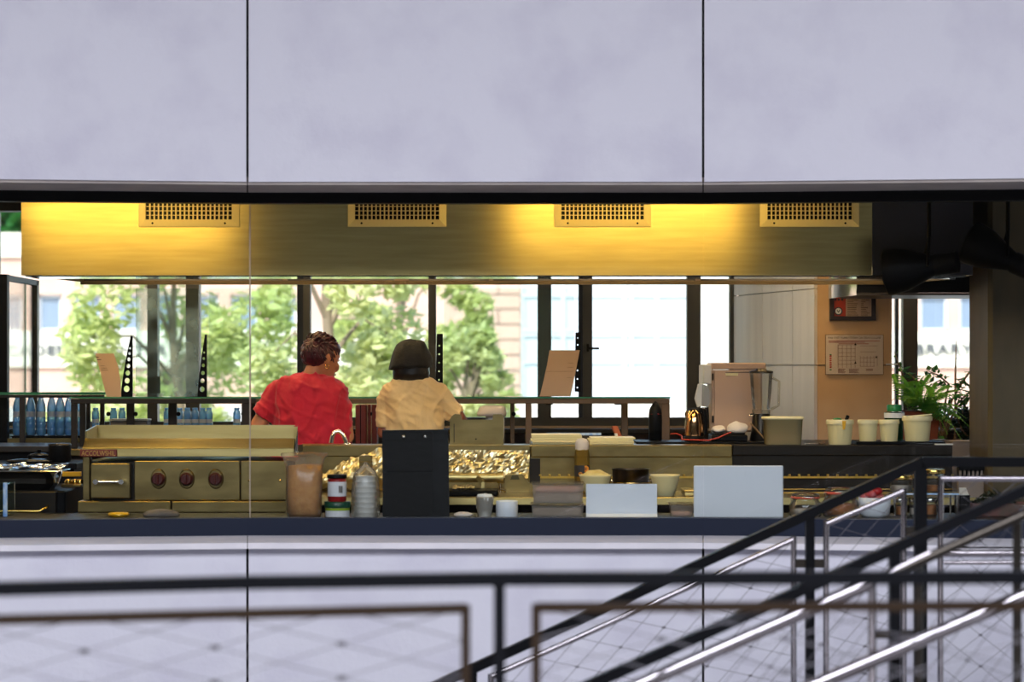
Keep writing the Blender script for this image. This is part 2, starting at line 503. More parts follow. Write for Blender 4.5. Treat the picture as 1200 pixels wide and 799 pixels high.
struct(MB().box(-14, 14, -14, 9.95, -2.2, -2.0).put('floor_hall', 'hallpaving'))
struct(MB().box(-14, 14, -14, 10.36, 5.2, 5.4).put('ceiling_hall', 'roofing'))
M['hallwall'] = mk('hall_wall', (52, 50, 52), .8)
struct(MB().box(-14.2, 14.2, -14.2, -14, -2.2, 5.4).put('wall_hall_back', 'hallwall'))
struct(MB().box(-14.2, -14, -14, 9.9, -2.2, 5.4).put('wall_hall_left', 'hallwall'))
struct(MB().box(14, 14.2, -14, 9.9, -2.2, 5.4).put('wall_hall_right', 'hallwall'))
struct(MB().box(-3.4, 3.2, 10.46, 14.3, -.12, 0).put('floor_kitchen', 'tile'))
struct(MB().box(-3.5, 3.3, 10.36, 14.42, 2.75, 2.95).put('ceiling_kitchen', 'white'))
struct(MB().box(-3.5, -3.4, 10.36, 14.5, 0, 2.75).put('wall_left', 'white'))
struct(MB().box(3.2, 3.3, 10.36, 14.5, 0, 2.75).put('wall_right', 'white'))
struct(MB().box(-3.4, 3.2, 14.3, 14.5, 0, Z(499, 14.3)).put('wall_back', 'sillwall'))

# ---- hall facade: stone panels above and below the serving window, in a slightly hollow plan
PL = [(-160, .9785), (290, 1.0), (824, 1.0), (1360, .9745)]
def plan(y0):
    return [((px - 600) * 10 * k / F * (y0 / 10), y0 * k) for px, k in PL]
def strip(mb, seg, ya, yb, z0, z1, gap=0.0, za=None):
    """one straight piece of the facade plan from depth ya to yb (za: lower z at the back)"""
    a, b = plan(ya), plan(yb)
    (x0, y0), (x1, y1) = a[seg], a[seg + 1]; (u0, v0), (u1, v1) = b[seg], b[seg + 1]
    g0 = 0 if seg == 0 else gap; g1 = 0 if seg == 2 else gap
    zb = z0 if za is None else za
    lo = [(x0 + g0, y0, z0), (x1 - g1, y1, z0), (u1 - g1, v1, zb), (u0 + g0, v0, zb)]
    hi = [(x0 + g0, y0, z1), (x1 - g1, y1, z1), (u1 - g1, v1, z1), (u0 + g0, v0, z1)]
    return mb.hexa(lo, hi)
zl = Z(213, 10)
wf = sthing('wall_front', (0, 10.0, -2.0))
for s in range(3):
    strip(MB(), s, 10.0, 10.06, zl, 3.62, .005).put('panel', 'concrete', wf)
    strip(MB(), s, 10.0, 10.06, 3.63, 5.2, .005).put('panel', 'concrete', wf)
    strip(MB(), s, 10.0, 10.06, -2.0, Z(643.4, 9.945) - .001, .005).put('panel', 'concrete', wf)
    strip(MB(), s, 10.012, 10.40, zl - .012, zl + .02, .0025, za=Z(226, 10.40)).put('soffit_slab', 'soffit', wf)
    strip(MB(), s, 9.945, 10.40, Z(643, 9.945), Z(636, 9.945), .0015).put('ledge_slab', 'ledge', wf)
bk = MB()
for s in range(3):
    strip(bk, s, 10.062, 10.36, zl + .022, 5.2)
    strip(bk, s, 10.062, 10.40, -2.0, Z(643.4, 9.945) - .003)
bk.put('backing', 'black', wf)

# ---- serving window in the facade
w1 = sthing('window_1', (0, 10.4, .6))
h = MB(); sl = MB()
for s in range(3):
    strip(h, s, 10.38, 10.46, Z(238, 10.38), Z(226, 10.40) + .05)
    strip(sl, s, 10.38, 10.46, Z(626, 10.38) - .02, Z(607, 10.38))
h.put('frame_head', 'black', w1)  # same frame metal as the sill; its shade is put into black
sl.put('frame_sill', 'navy', w1)
def pane(xa, xb, y, z0, z1, parent, mat='glass', t=.008, nm='pane'):
    return MB().box(xa, xb, y, y + t, z0, z1).put(nm, mat, parent)
xj = X(293, 10.42)
g = plan(10.42)
pz0, pz1 = Z(609, 10.42), Z(236, 10.42)
MB().hexa([(g[0][0], g[0][1], pz0), (xj - .003, 10.418, pz0), (xj - .003, 10.426, pz0), (g[0][0], g[0][1] + .008, pz0)],
          [(g[0][0], g[0][1], pz1), (xj - .003, 10.418, pz1), (xj - .003, 10.426, pz1), (g[0][0], g[0][1] + .008, pz1)]).put('pane', 'glass', w1)
MB().box(xj + .003, X(824, 10.42), 10.418, 10.426, pz0, pz1).put('pane', 'glass', w1)
MB().hexa([(g[2][0] + .003, g[2][1], pz0), (g[3][0], g[3][1], pz0), (g[3][0], g[3][1] + .008, pz0), (g[2][0] + .003, g[2][1] + .008, pz0)],
          [(g[2][0] + .003, g[2][1], pz1), (g[3][0], g[3][1], pz1), (g[3][0], g[3][1] + .008, pz1), (g[2][0] + .003, g[2][1] + .008, pz1)]).put('pane', 'glass', w1)
MB().box(xj - .0029, xj + .0029, 10.419, 10.426, pz0, pz1).put('silicone_joint', mk('silicone', (150, 136, 116), .5), w1)

# ---- rear windows
YB = 14.3
w2 = sthing('window_2', (0, YB, 1.0))
zb0, zb1, zb2 = Z(499, YB), Z(489, YB), 2.28
xr0 = X(300, YB)
zL = Z(494, YB)
MB().box(xr0, 3.2, YB, YB + .07, zb0, zb1).put('bottom_rail', 'mullion', w2)
MB().box(-3.4, xr0, YB, YB + .07, zb0, zL).put('bottom_rail', 'mullion', w2)
MB().box(-3.4, xr0, YB + .028, YB + .036, zL, zb1).put('lower_pane', 'glassback', w2)
MB().box(-3.4, 3.2, YB - .02, YB + .08, zb2, 2.75).put('head', 'black', w2)
MB().box(-3.4, 3.2, YB - .05, YB - .02, Z(247.5, YB), Z(243, YB)).put('head_trim', 'black', w2)
mul = [(-12, -2), (173, 185), (218, 234), (355.5, 364), (502, 511), (630, 646), (683, 694), (805, 821), (855, 862.5), (1058, 1075)]
for a, b in mul:
    MB().box(X(a, YB), X(b, YB), YB - .015, YB + .07, zb1 if a > 290 else zL, zb2).put('mullion', 'mullion', w2)
for a, b in [(348, 355.5), (1050, 1053.5)]:  # the left strip is a bluish glass reflection put into navy
    MB().box(X(a, YB), X(b, YB), YB + .01, YB + .06, zb1, zb2).put('casement_stile', 'navy', w2)
MB().box(X(678, YB), X(683, YB), YB, YB + .06, zb1, zb2).put('casement_stile', 'navy', w2)
ed = [-3.4] + [X(p, YB) for ab in mul for p in ab] + [3.2]
for i in range(0, len(ed), 2):
    if ed[i + 1] - ed[i] > .02: pane(ed[i], ed[i + 1], YB + .03, zb1, zb2, w2, 'glassback')
hd = MB().bbox(X(693, YB), X(702, YB), YB - .045, YB - .03, Z(409.5, YB), Z(407, YB)); hd.box(X(687, YB), X(690, YB), YB - .05, YB - .015, Z(412, YB), Z(403, YB))
hd.box(X(688, YB), X(694, YB), YB - .047, YB - .032, Z(409.5, YB), Z(407, YB))
hd.put('handle', 'black', w2)
struct(MB().bbox(-3.4, 3.2, 14.05, 14.3, zb0 - .04, zb0 - .012).put('sill_back', 'darksteel'))

# ---- beige column with white panelled side, black bulkhead, olive pillar
col = sthing('column_beige', (X(1000, 12.9), 12.9, 0))
xa, xb = X(958.5, 12.9), X(1045, 12.9); xf = X(862.5, YB)
MB().prism([(xa, 12.9), (xb, 12.9), (xb, 14.28), (xa + .02, 14.28)], 'z', 0, Z(427.9, 12.9)).put('core', 'beige', col)
MB().prism([(xa, 12.9), (xb, 12.9), (xb, 14.28), (xa + .02, 14.28)], 'z', Z(427.9, 12.9), 2.75).put('upper_core', 'beige', col)
def side(u0, u1, z0, z1, t=.018):
    p = lambda u: Vector((xa + (xf - xa) * u, 12.905 + (YB - .03 - 12.905) * u, 0))
    nrm = Vector((-(YB - 12.9), xf - xa, 0)).normalized() * t
    a, b = p(u0), p(u1)
    q = [a, a + nrm, b + nrm, b]
    MB().hexa([(v.x, v.y, z0) for v in q], [(v.x, v.y, z1) for v in q]).put('panel', 'whitepanel', col)
for z0, z1 in [(0, .9), (.904, Z(428.5, 13.5)), (Z(427.3, 13.5), 1.776), (1.781, 2.75)]:
    for u0, u1 in [(.005, .25), (.255, .62), (.625, .995)]: side(u0, u1, z0, z1)
struct(MB().prism([(xa - .005, 12.93), (xa + .01, 14.27), (xf + .012, 14.27)], 'z', 0, 2.75).put('column_core', 'white', None))
MB().box(xa + .002, xb - .002, 12.896, 12.8995, Z(428.4, 12.9), Z(427.3, 12.9)).put('groove_strip', 'ink', col)
MB().box(X(1038, 12.9), xb + .03, 12.885, 12.898, Z(427.6, 12.9), Z(425.8, 12.9)).put('trim_strip', 'white', col)
pil = struct(MB().bbox(X(1158.5, 11.5), X(1158.5, 11.5) + .5, 11.5, 12.0, 0, 2.75, .02).put('pillar_olive', 'olive'))
struct(MB().box(X(1116, 12.7), X(1175, 12.7), 12.7, 12.95, 0, Z(517, 12.7)).put('wall_low', 'sillwall'))
struct(MB().box(X(1050, 12.9), 3.2, 12.97, 14.05, .88, .93).put('sill_planter', 'sillwall'))

# ---- world behind the rear windows
struct(MB().box(-90, 90, 14.5, 180, -.5, -.12).put('ground', 'paving'))
bld = thing('university_building', 'long cream and pink stone building with grey wall lettering behind the trees', 'building', (0, 90, -.12))
Y1 = 90.0
def brow(px0, px1, py0, py1, Y, mat, nm, par, d=.5, y=None):
    return MB().box(X(px0, Y), X(px1, Y), Y if y is None else y, (Y if y is None else y) + d, Z(py1, Y), Z(py0, Y)).put(nm, mat, par)
LX0, LX1 = -420, 1700
brow(LX0, LX1, 273, 301, Y1, 'bcream', 'parapet', bld, 10, Y1 - .15)
brow(LX0, LX1, 301, 345, Y1, 'bpink', 'upper_wall', bld, 9.8)
brow(LX0, LX1, 388, 430, Y1, 'bcream', 'sign_band', bld, 10, Y1 - .15)
MB().box(X(LX0, Y1), X(LX1, Y1), Y1, Y1 + 9.8, -.12, Z(430, Y1)).put('base_wall', 'bpink', bld)
MB().box(X(LX0, Y1), X(LX1, Y1), Y1 + .5, Y1 + 9.8, Z(388, Y1), Z(345, Y1)).put('inner_wall', 'bpink', bld)
# windows left and right of the trees, with pink piers between
def winrow(list_):
    for a, b in list_:
        fr = MB()
        x0, x1, z0, z1 = X(a, Y1), X(b, Y1), Z(388, Y1), Z(345, Y1)
        t = .1
        for q in ((x0, x0 + t, z0, z1), (x1 - t, x1, z0, z1), (x0, x1, z0, z0 + t), (x0, x1, z1 - t, z1)):
            fr.box(q[0], q[1], Y1 + .18, Y1 + .36, q[2], q[3])
        f = fr.put('window', 'bframe', bld)
        MB().box(x0 + t, x1 - t, Y1 + .24, Y1 + .28, z0 + t, z1 - t).put('pane', 'bglass', f)
W_ = [(-64, -28), (-14, 26), (44, 72), (87, 118), (132, 164), (178, 210), (224, 256), (270, 302), (316, 348), (1078, 1111), (1124, 1156), (1170, 1203), (1216, 1249)]
winrow(W_)
ex = [LX0] + [v for ab in W_ for v in ab] + [LX1]
for i in range(0, len(ex), 2):
    MB().box(X(ex[i], Y1), X(ex[i + 1], Y1), Y1, Y1 + .5, Z(388, Y1), Z(345, Y1)).put('pier', 'bpink', bld)
text('letter', 'ACADEMIC CENTER', X(-8, Y1), X(196, Y1), Z(416, Y1), Z(404, Y1), Y1 - .25, 'bletter', bld, .1, split=True)
text('letter', 'LIBRARY', X(1055, Y1), X(1139, Y1), Z(415.5, Y1), Z(402.5, Y1), Y1 - .25, 'bletter', bld, .1, split=True)

Y2 = 70.0
blk = thing('glass_fronted_block', 'pale stone block with tall curtain wall glazing behind the right hand tree', 'building', (X(690, Y2), Y2, -.12))
rows = [470, 452, 434, 416, 398, 380, 362, 345, 328, 310, 292, 274, 256, 238]
MB().box(X(530, Y2), X(860, Y2), Y2 + .25, Y2 + 8, -.12, Z(225, Y2)).put('core', 'bpink', blk)
for i in range(len(rows) - 1):
    cut = [530, 556, 584, 612] if i % 2 else [530, 572, 612]
    for a, b in zip(cut[:-1], cut[1:]):
        MB().box(X(a, Y2) + .015, X(b, Y2) - .015, Y2, Y2 + .25, Z(rows[i], Y2) + .02, Z(rows[i + 1], Y2) - .02).put('stone_slab', 'bpink', blk)
MB().box(X(530, Y2), X(860, Y2), Y2 + .02, Y2 + .25, -.12, Z(471, Y2)).put('plinth', 'bcream', blk)
cols = [612, 636, 660, 690, 732, 740, 770, 808]
rws = [470, 424, 392, 387, 346, 300, 240]
fr = MB()
for c in cols: fr.box(X(c, Y2) - .045, X(c, Y2) + .045, Y2 + .0, Y2 + .2, Z(470, Y2), Z(240, Y2))
for q in rws: fr.box(X(612, Y2), X(808, Y2), Y2 + .03, Y2 + .2, Z(q, Y2) - .04, Z(q, Y2) + .04)
fr.put('curtain_frame', 'bframe', blk)
for i in range(len(cols) - 1):
    for j in range(len(rws) - 1):
        MB().box(X(cols[i], Y2) + .05, X(cols[i + 1], Y2) - .05, Y2 + .1, Y2 + .14, Z(rws[j], Y2) + .05, Z(rws[j + 1], Y2) - .05).put('pane', 'bglass2', blk)
MB().box(X(809, Y2), X(860, Y2), Y2, Y2 + .25, Z(470, Y2), Z(240, Y2)).put('corner_slab', 'bcream', blk)

def tree(name, label, cx, cy, zc, rx, rz, n, mat, seed, size=.085, grp=None):
    rnd = random.Random(seed)
    t = thing(name, label, 'tree', (cx, cy, -.12), grp)
    tr = MB()
    tr.tube([(cx, cy, -.12), (cx + .05, cy, zc * .5), (cx - .03, cy, zc), (cx, cy, zc + rz * .6)], [.10, .08, .05, .02], 8)
    cl = []
    for k in range(34):
        a = rnd.uniform(0, 6.283); u = rnd.uniform(-.85, .95); q = math.sqrt(max(0, 1 - u * u)) * rnd.uniform(.45, 1.0)
        c = Vector((cx + math.cos(a) * q * rx, cy + math.sin(a) * q * rx * .8, zc + u * rz))
        cl.append((c, rnd.uniform(.28, .55) * rx * .62))
        if k % 3 == 0: tr.tube([(cx, cy, zc - rz * .3 + u * rz * .3), ((c.x + cx) / 2, (c.y + cy) / 2, (zc + c.z) / 2), c], [.035, .02, .008], 5)
    tr.put('trunk', 'bark', t)
    mb = MB()
    for i in range(n):
        c, r = cl[rnd.randrange(len(cl))]
        d = Vector((rnd.gauss(0, 1), rnd.gauss(0, 1), rnd.gauss(0, 1))).normalized() * r * rnd.uniform(.35, 1.0) ** .6
        p = c + d
        ax = Vector((rnd.gauss(0, 1), rnd.gauss(0, 1), rnd.gauss(0, .6))).normalized()
        nn = Vector((rnd.gauss(0, .7), rnd.gauss(0, .7), 1)).normalized()
        b = nn.cross(ax)
        if b.length < .05: continue
        b.normalize(); s = size * rnd.uniform(.7, 1.35)
        mb.add([p - ax * s, p - ax * s * .2 + b * s * .45, p + ax * s, p - ax * s * .2 - b * s * .45], [(0, 1, 2, 3)])
    o = mb.put('foliage', mat, t); o['kind'] = 'stuff'
tree('plane_tree', 'broad light green tree behind the left rear windows, in front of the lettering', X(205, 30), 30, 1.75, 1.62, 1.75, 7500, 'leaf', 3)
tree('plane_tree', 'light green tree filling the rear window above the person in red', X(385, 26), 26, 2.1, 1.1, 1.8, 7000, 'leaf2', 5)
tree('plane_tree', 'light green tree behind the capped person with gaps of wall showing through', X(470, 34), 34, 2.1, 1.15, 2.0, 6000, 'leaf', 9)
tree('small_tree', 'small low pale green tree before the pink stone block', X(548, 32), 32, .95, .62, .85, 2600, 'leaf2', 11, .08)
tree('small_tree', 'low bush like tree under the wall lettering, lowest of the trees', X(92, 27), 27, .42, .75, .55, 2600, 'leaf', 13, .08)
tree('far_tree', 'dark green tree top rising behind the cream parapet of the long building', X(15, 104), 104, 4.8, 3.2, 3.6, 2500, 'ficus', 15, .5)
# ================================================================== EXTRACTOR HOOD, LAMPS
YH, YHB = 11.2, 12.1
hx0, hx1, hxs = X(25, YH), X(1140, YH), X(1022, YH)
bx0, bx1 = X(95, YHB), X(1055, YHB)
zh = Z(322.5, YH)
hood = thing('extractor_hood', 'long brushed steel extractor hood hanging from the ceiling over the cooking line', 'extractor hood', (0, YH, zh))
def vent_hole(a): return X(a, YH)
MB().box(hx0, X(545, YH), YH, YH + .012, zh, 2.75).put('front_panel', 'steel', hood)
MB().box(X(545, YH), hxs, YH, YH + .012, zh, 2.75).put('front_panel', 'steel', hood)
MB().box(hxs + .001, hx1, YH - .003, YH + .012, zh, 2.75).put('end_panel', mk('hood_steel_dark_reflection', (58, 58, 66), .5, .8), hood, label='end section of the hood, dark reflection put into its colour')  # same hood steel; the dark it mirrors is put into the colour
MB().hexa([(hx0, YH + .013, zh), (hx0 + .012, YH + .013, zh), (bx0 + .012, YHB, zh), (bx0, YHB, zh)],
          [(hx0, YH + .013, 2.75), (hx0 + .012, YH + .013, 2.75), (bx0 + .012, YHB, 2.75), (bx0, YHB, 2.75)]).put('end_wall', 'steel2', hood)
MB().hexa([(hx1 - .012, YH + .013, zh), (hx1, YH + .013, zh), (bx1, YHB, zh), (bx1 - .012, YHB, zh)],
          [(hx1 - .012, YH + .013, 2.75), (hx1, YH + .013, 2.75), (bx1, YHB, 2.75), (bx1 - .012, YHB, 2.75)]).put('end_wall', 'steel2', hood)
MB().box(bx0, bx1, YHB, YHB + .012, zh, 2.75).put('back_wall', 'darksteel', hood)
MB().box(bx0, bx1, YHB - .02, YHB - .001, Z(333.5, YHB), Z(329, YHB)).put('back_lip', mk('bronze_lip', (92, 74, 40), .5, .5), hood)
MB().box(hx0 + .02, hx1 - .03, YH + .0, YH + .30, zh - .006, zh - .0005).put('gutter_flange', 'polish', hood)
MB().box(bx0 + .01, bx1 - .01, YH + .32, YHB - .02, zh + .062, zh + .07).put('filter_plate', 'black', hood)
for k, (a, b) in enumerate(((-2.02, -1.12), (-1.0, -.1), (.02, .92), (1.04, 1.88))):  # tubes added out of sight under the hood to light the people's backs
    hb_l = MB().tube([(a, YH + .40, zh + .036), (b, YH + .40, zh + .036)], .012, 8).put('added_hood_lamp', 'hoodfill', hood)
    MB().box(a - .01, b + .01, YH + .38, YH + .42, zh + .049, zh + .060).put('added_lamp_cover', 'white', hb_l)
sr = MB(); sr.bar((hx1 - .04, YH + .3, zh - .004), (bx1 - .0, YHB - .03, zh - .004), .03, .01); sr.put('end_gutter', 'polish', hood)
for a, b in [(331, 337), (462, 479), (573, 578), (815, 821)]:
    MB().box(X(a, YHB - .03), X(b, YHB - .03), YHB - .028, YHB - .021, Z(329, YHB), zh + .045).put('hanger_clip', 'bronze', hood)
lb = MB().box(X(1101, YH), X(1119, YH), YH - .005, YH - .0035, Z(312.5, YH), Z(305, YH)).put('maker_plate', 'bronze', hood)
MB().box(X(1102, YH), X(1118, YH), YH - .0058, YH - .0052, Z(311.7, YH), Z(305.8, YH)).put('plate_face', 'black', lb)
VN = ['first from the left end, over the griddle', 'second from the left, above the person in red', 'third from the left, above the tan card', 'fourth from the left, beside the dark end panel']
for (a, b), nm in zip([(162, 280), (407.5, 523), (649.5, 763), (891, 1007)], VN):
    x0, x1 = X(a, YH - .02), X(b, YH - .02); z0 = Z(265.5, YH - .02); z1 = z0 + .27
    v = thing('vent_grille', 'cream air vent, ' + nm, 'vent', ((x0 + x1) / 2, YH, z0), 'air vents along the hood')
    fw = .033
    f = MB()
    def bev(p, q, r_, s_): f.hexa([p, q, r_, s_], [(r[0] , YH - .001, r[2]) for r in (p, q, r_, s_)])
    yo, yi = YH - .012, YH - .022
    o = [(x0, yo, z0), (x1, yo, z0), (x1, yo, z1), (x0, yo, z1)]
    i_ = [(x0 + fw, yi, z0 + fw), (x1 - fw, yi, z0 + fw), (x1 - fw, yi, z1 - fw), (x0 + fw, yi, z1 - fw)]
    for k in range(4):
        j = (k + 1) % 4
        f.hexa([o[k], o[j], i_[j], i_[k]], [(q[0], YH - .001, q[2]) for q in (o[k], o[j], i_[j], i_[k])])
    fo = f.put('frame', 'ventpaint', v)
    MB().box(x0 + fw, x1 - fw, YH - .003, YH - .001, z0 + fw, z1 - fw).put('duct_opening', 'blackplastic', v)
    s = MB(); n = 20
    for k in range(1, n):
        xx = x0 + fw + (x1 - x0 - 2 * fw) * k / n
        s.box(xx - .0028, xx + .0028, YH - .018, YH - .004, z0 + fw, z1 - fw)
    s.put('blades', 'ventpaint', v, kind='stuff')
    s = MB()
    for k in range(1, 10):
        zz = z0 + fw + (z1 - z0 - 2 * fw) * k / 10
        s.box(x0 + fw, x1 - fw, YH - .010, YH - .005, zz - .0015, zz + .0015)
    s.put('cross_wires', 'ventpaint', v, kind='stuff')
    for u in (.14, .86):
        xx = x0 + (x1 - x0) * u
        MB().ball((xx, YH - .018, z0 + .016), .005, .003, .005, 8, 5).put('screw', 'black', fo)

def lamp(x0, x1, y, z, label, mat='lampglow'):
    t = thing('ceiling_lamp', label, 'lamp', ((x0 + x1) / 2, y, z), 'tube lamps on the kitchen ceiling')
    MB().bbox(x0, x1, y - .06, y + .06, z + .05, z + .11, .01).put('body', 'white', t)
    for k in (x0 + .2, x1 - .2): MB().tube([(k, y, z + .11), (k, y, 2.75)], .006, 6).put('hanger', 'chrome', t)
    MB().tube([(x0 + .02, y, z + .02), (x1 - .02, y, z + .02)], .022, 10).put('tube', mat, t)
lamp(-2.4, -1.36, 10.58, 2.115, 'warm tube lamp above the griddle in front of the hood')
lamp(-.02, 1.12, 10.58, 2.115, 'warm tube lamp above the steel shelf in front of the hood')
lamp(.75, 1.66, 12.45, 2.42, 'tube lamp behind the hood near the beige column', 'lampglow2')
lamp(1.95, 2.75, 13.35, 2.42, 'added unseen tube lamp behind the black canopy to light the fern', 'lampglow2')  # added out of sight to brighten the fern
lamp(-2.7, -1.95, 12.5, 2.25, 'added unseen tube lamp to light the water bottles near the left end', 'lampglow2')  # added out of sight to brighten the water bottles
lamp(-1.85, -.5, 12.45, 2.25, 'added unseen tube lamp behind the hood above the two people', 'lampglow2')  # added out of sight to light shelf, cards and rear worktop

# black bulkhead with bright steel end, right of the hood
YK = 12.16
bh = thing('black_canopy', 'black box canopy with a shiny end behind the right end of the hood', 'canopy', (X(1080, YK), YK, Z(347, YK)))
kx0 = X(1004.5, YK); kz = Z(345.8, YK)
MB().box(kx0, 2.5, YK, YK + .012, kz + .012, 2.75).put('front_panel', 'black', bh)
MB().box(kx0, 2.5, YK - .006, YK + .63, kz, kz + .011).put('lower_lip', 'bronzedark', bh)
MB().hexa([(kx0 - .004, YK, kz), (kx0 - .001, YK, kz), (X(971, YK + .63), YK + .63, kz), (X(971, YK + .63) - .003, YK + .63, kz)],
          [(kx0 - .004, YK, 2.75), (kx0 - .001, YK, 2.75), (X(971, YK + .63), YK + .63, 2.75), (X(971, YK + .63) - .003, YK + .63, 2.75)]).put('end_wall', 'polish', bh, label='mirror bright steel end of the canopy')

def spot(cx, cy, Y, label, ang, r=.11):  # solid cans stand in for spotlights reflected in the window glass
    c = P(cx, cy, Y)
    t = thing('mirrored_spotlight', label, 'mirrored_spotlight', c, 'reflections of black spotlights before the hood end')
    d = Vector((math.cos(R(ang)), -.45, math.sin(R(ang)))).normalized()
    MB().tube([c - d * .02, c, c + d * .06, c + d * .16, c + d * .2], [r, r, r * .92, r * .55, r * .42], 20).put('reflector', 'black', t)
    MB().tube([c + d * .2, c + d * .30], [.05, .05], 12).put('lamp_holder', 'black', t)
    br = MB(); br.tube([c + d * .15 + Vector((0, -.07, 0)), c + d * .17 + Vector((0, 0, .13)), c + d * .15 + Vector((0, .07, 0))], .008, 6)
    br.put('bracket', 'black', t)
    MB().tube([c + d * .17 + Vector((0, 0, .13)), Vector((c.x + d.x * .17, Y + d.y * .17, 2.75))], .01, 8).put('stem', 'black', t)
    tt = MB(); tt.tube([c - d * .021, c - d * .024], [r * 1.02, r * 1.0], 20, smooth=False); tt.put('rim', 'railblack', t)
spot(1046, 318, 10.95, 'black spotlight built from its reflection, before the dark end panel of the hood', 8, .105)
spot(1142, 286, 10.95, 'black spotlight built from its reflection, between the hood end and the olive pillar', -28, .10)

# ================================================================== COUNTERS
YG = 11.0
fc = thing('front_counter', 'low dark counter right behind the serving window, full of jars and boxes', 'counter', (0, 10.5, 0))
MB().bbox(-3.0, 2.9, 10.47, 10.95, .672, .70, .004).put('worktop', 'shelfdark', fc)
MB().box(-2.98, 2.88, 10.50, 10.93, .06, .672).put('body', 'darksteel', fc)
for a, b in [(-3.0, -1.6), (-1.59, -.2), (-.19, 1.2), (1.21, 2.9)]: MB().box(a + .004, b - .004, 10.935, 10.95, .08, .665).put('door', 'darksteel', fc)

# griddle
gx0, gx1 = X(97, YG), X(343, YG)
gr = thing('griddle', 'wide steel griddle with three dark red knobs and a drawer', 'griddle', ((gx0 + gx1) / 2, YG, .30))
def gb(px0, px1, py0, py1, y0, y1, nm, mat, par=None, r=.003, **k):
    return MB().bbox(X(px0, YG), X(px1, YG), y0, y1, Z(py1, YG), Z(py0, YG), r).put(nm, mat, par or gr, **k)
gb(99, 345, 541, 600, YG + .05, YG + .6, 'body', 'darksteel')
gb(97, 105, 535, 586, YG + .0, YG + .06, 'left_stile', 'steel2')
dr = gb(106.5, 152.5, 543, 583.5, YG - .004, YG + .1, 'drawer', 'steel2')
hh = MB(); zz = Z(564, YG)
hh.tube([(X(114, YG), YG - .04, zz), (X(144, YG), YG - .04, zz)], .007, 10)
for q in (114, 144): hh.tube([(X(q, YG), YG - .052, zz), (X(q, YG), YG - .004, zz)], .012, 10)
hh.put('handle', 'chrome', dr)
pn = gb(157.5, 281, 540, 586, YG + .0, YG + .06, 'control_panel', 'steel2')
gb(282, 336, 540, 586, YG + .002, YG + .06, 'side_panel', 'steel2')
for q in (292, 328): MB().ball(P(q, 563, YG), .006, .005, .006, 8, 5).put('screw', 'gold', gr)
for q in (186, 219, 253):
    c = P(q, 561, YG)
    kb = MB().tube([c + Vector((0, -.002, 0)), c + Vector((0, -.012, 0))], [(.036, .046), (.031, .040)], 20).put('knob_bezel', 'steel2', pn)
    k = MB().tube([c + Vector((0, -.012, 0)), c + Vector((0, -.034, 0)), c + Vector((0, -.040, 0))], [.031, .028, .022], 20)
    k.bbox(c.x - .006, c.x + .006, c.y - .05, c.y - .036, c.z - .024, c.z + .024, .003)
    k.put('knob', 'knob', pn)
lip = MB()
zA, zB, zC = Z(513.5, YG + .06), Z(525, YG), Z(534.5, YG)
lip.prism([(YG + .06, zA), (YG, zB), (YG, zC), (YG + .08, zC), (YG + .08, zA)], 'x', gx0, X(344, YG))
lip.put('front_lip', 'steel', gr)
gb(97.5, 344, 524.6, 525.8, YG - .003, YG + .01, 'lip_edge', 'steel')
zT = Z(498, 11.6)
MB().box(X(111.5, 11.6), X(347, 11.6) - .004, 11.6, 11.612, zC, zT).put('back_splash', 'steel', gr)
MB().hexa([(gx0, YG + .06, zC), (gx0 + .008, YG + .06, zC), (X(112, 11.6) + .008, 11.612, zC), (X(112, 11.6), 11.612, zC)],
          [(gx0, YG + .06, Z(505, YG + .06)), (gx0 + .008, YG + .06, Z(505, YG + .06)), (X(112, 11.6) + .008, 11.612, zT), (X(112, 11.6), 11.612, zT)]).put('left_splash', 'steel2', gr)
MB().hexa([(X(344, YG), YG + .04, zC), (X(348, YG), YG + .04, zC), (X(348, 11.6), 11.612, zC), (X(346, 11.6), 11.612, zC)],
          [(X(337, YG), YG + .30, Z(500, YG + .3)), (X(348, YG), YG + .04, Z(500, YG)), (X(348, 11.6), 11.612, zT), (X(346, 11.6), 11.612, zT)]).put('right_splash', 'chrome', gr)
MB().box(gx0 + .03, X(344, YG) - .01, YG + .08, 11.6, Z(534, YG), zA - .045).put('hot_plate', 'darksteel', gr)
for a, b in [(92, 200.7), (202, 345)]:
    gb(a, b, 587, 600, YG - .02, YG + .3, 'plinth', 'steel2')
MB().box(gx0 + .05, gx1 - .05, YG + .12, YG + .5, .0, Z(600, YG)).put('stand', 'black', gr)
bd = gb(94, 137.5, 526.5, 535, YG - .010, YG - .001, 'name_badge', 'badge')
text('badge_lettering', 'ACCOLWSHIL', X(96, YG), X(135.5, YG), Z(533.8, YG), Z(528, YG), YG - .0112, 'badgetext', bd)

# cooking line: shelf in front, raised worktop behind
YS, YL = 11.15, 11.75
cl = thing('steel_cooking_counter', 'long steel cooking counter with a raised worktop, coloured dark at its right end', 'counter', (.5, YS, 0))
zs, zw = Z(583, YS), Z(521.5, YL)
fs = thing('low_front_shelf', 'low steel shelf before the cooking counter carrying bowls, pot and oil bottle', 'shelf', (.5, YS, 0))
xs0, xs1, xm, xe = X(349, YS), X(1116, YL), X(622, YL), X(858, YL)
MB().bbox(xs0, xs1, YS, YL, zs - .012, zs, .002).put('shelf_top', 'steel2', fs)
MB().bbox(xs0, xs1, YS - .012, YS, zs - .034, zs + .002, .003).put('shelf_edge', 'steel', fs)
MB().box(xs0 + .02, xs1 - .02, YS + .18, YL, .08, zs - .013).put('lower_body', 'darksteel', fs)
MB().bbox(X(349, YL), xm - .001, YL - .005, YL + .22, zw - .055, zw, .004).put('ledge_top', 'steel2', cl)
MB().bbox(xm, xe, YL - .008, 12.62, zw - .058, zw, .004).put('worktop', 'steel2', cl)
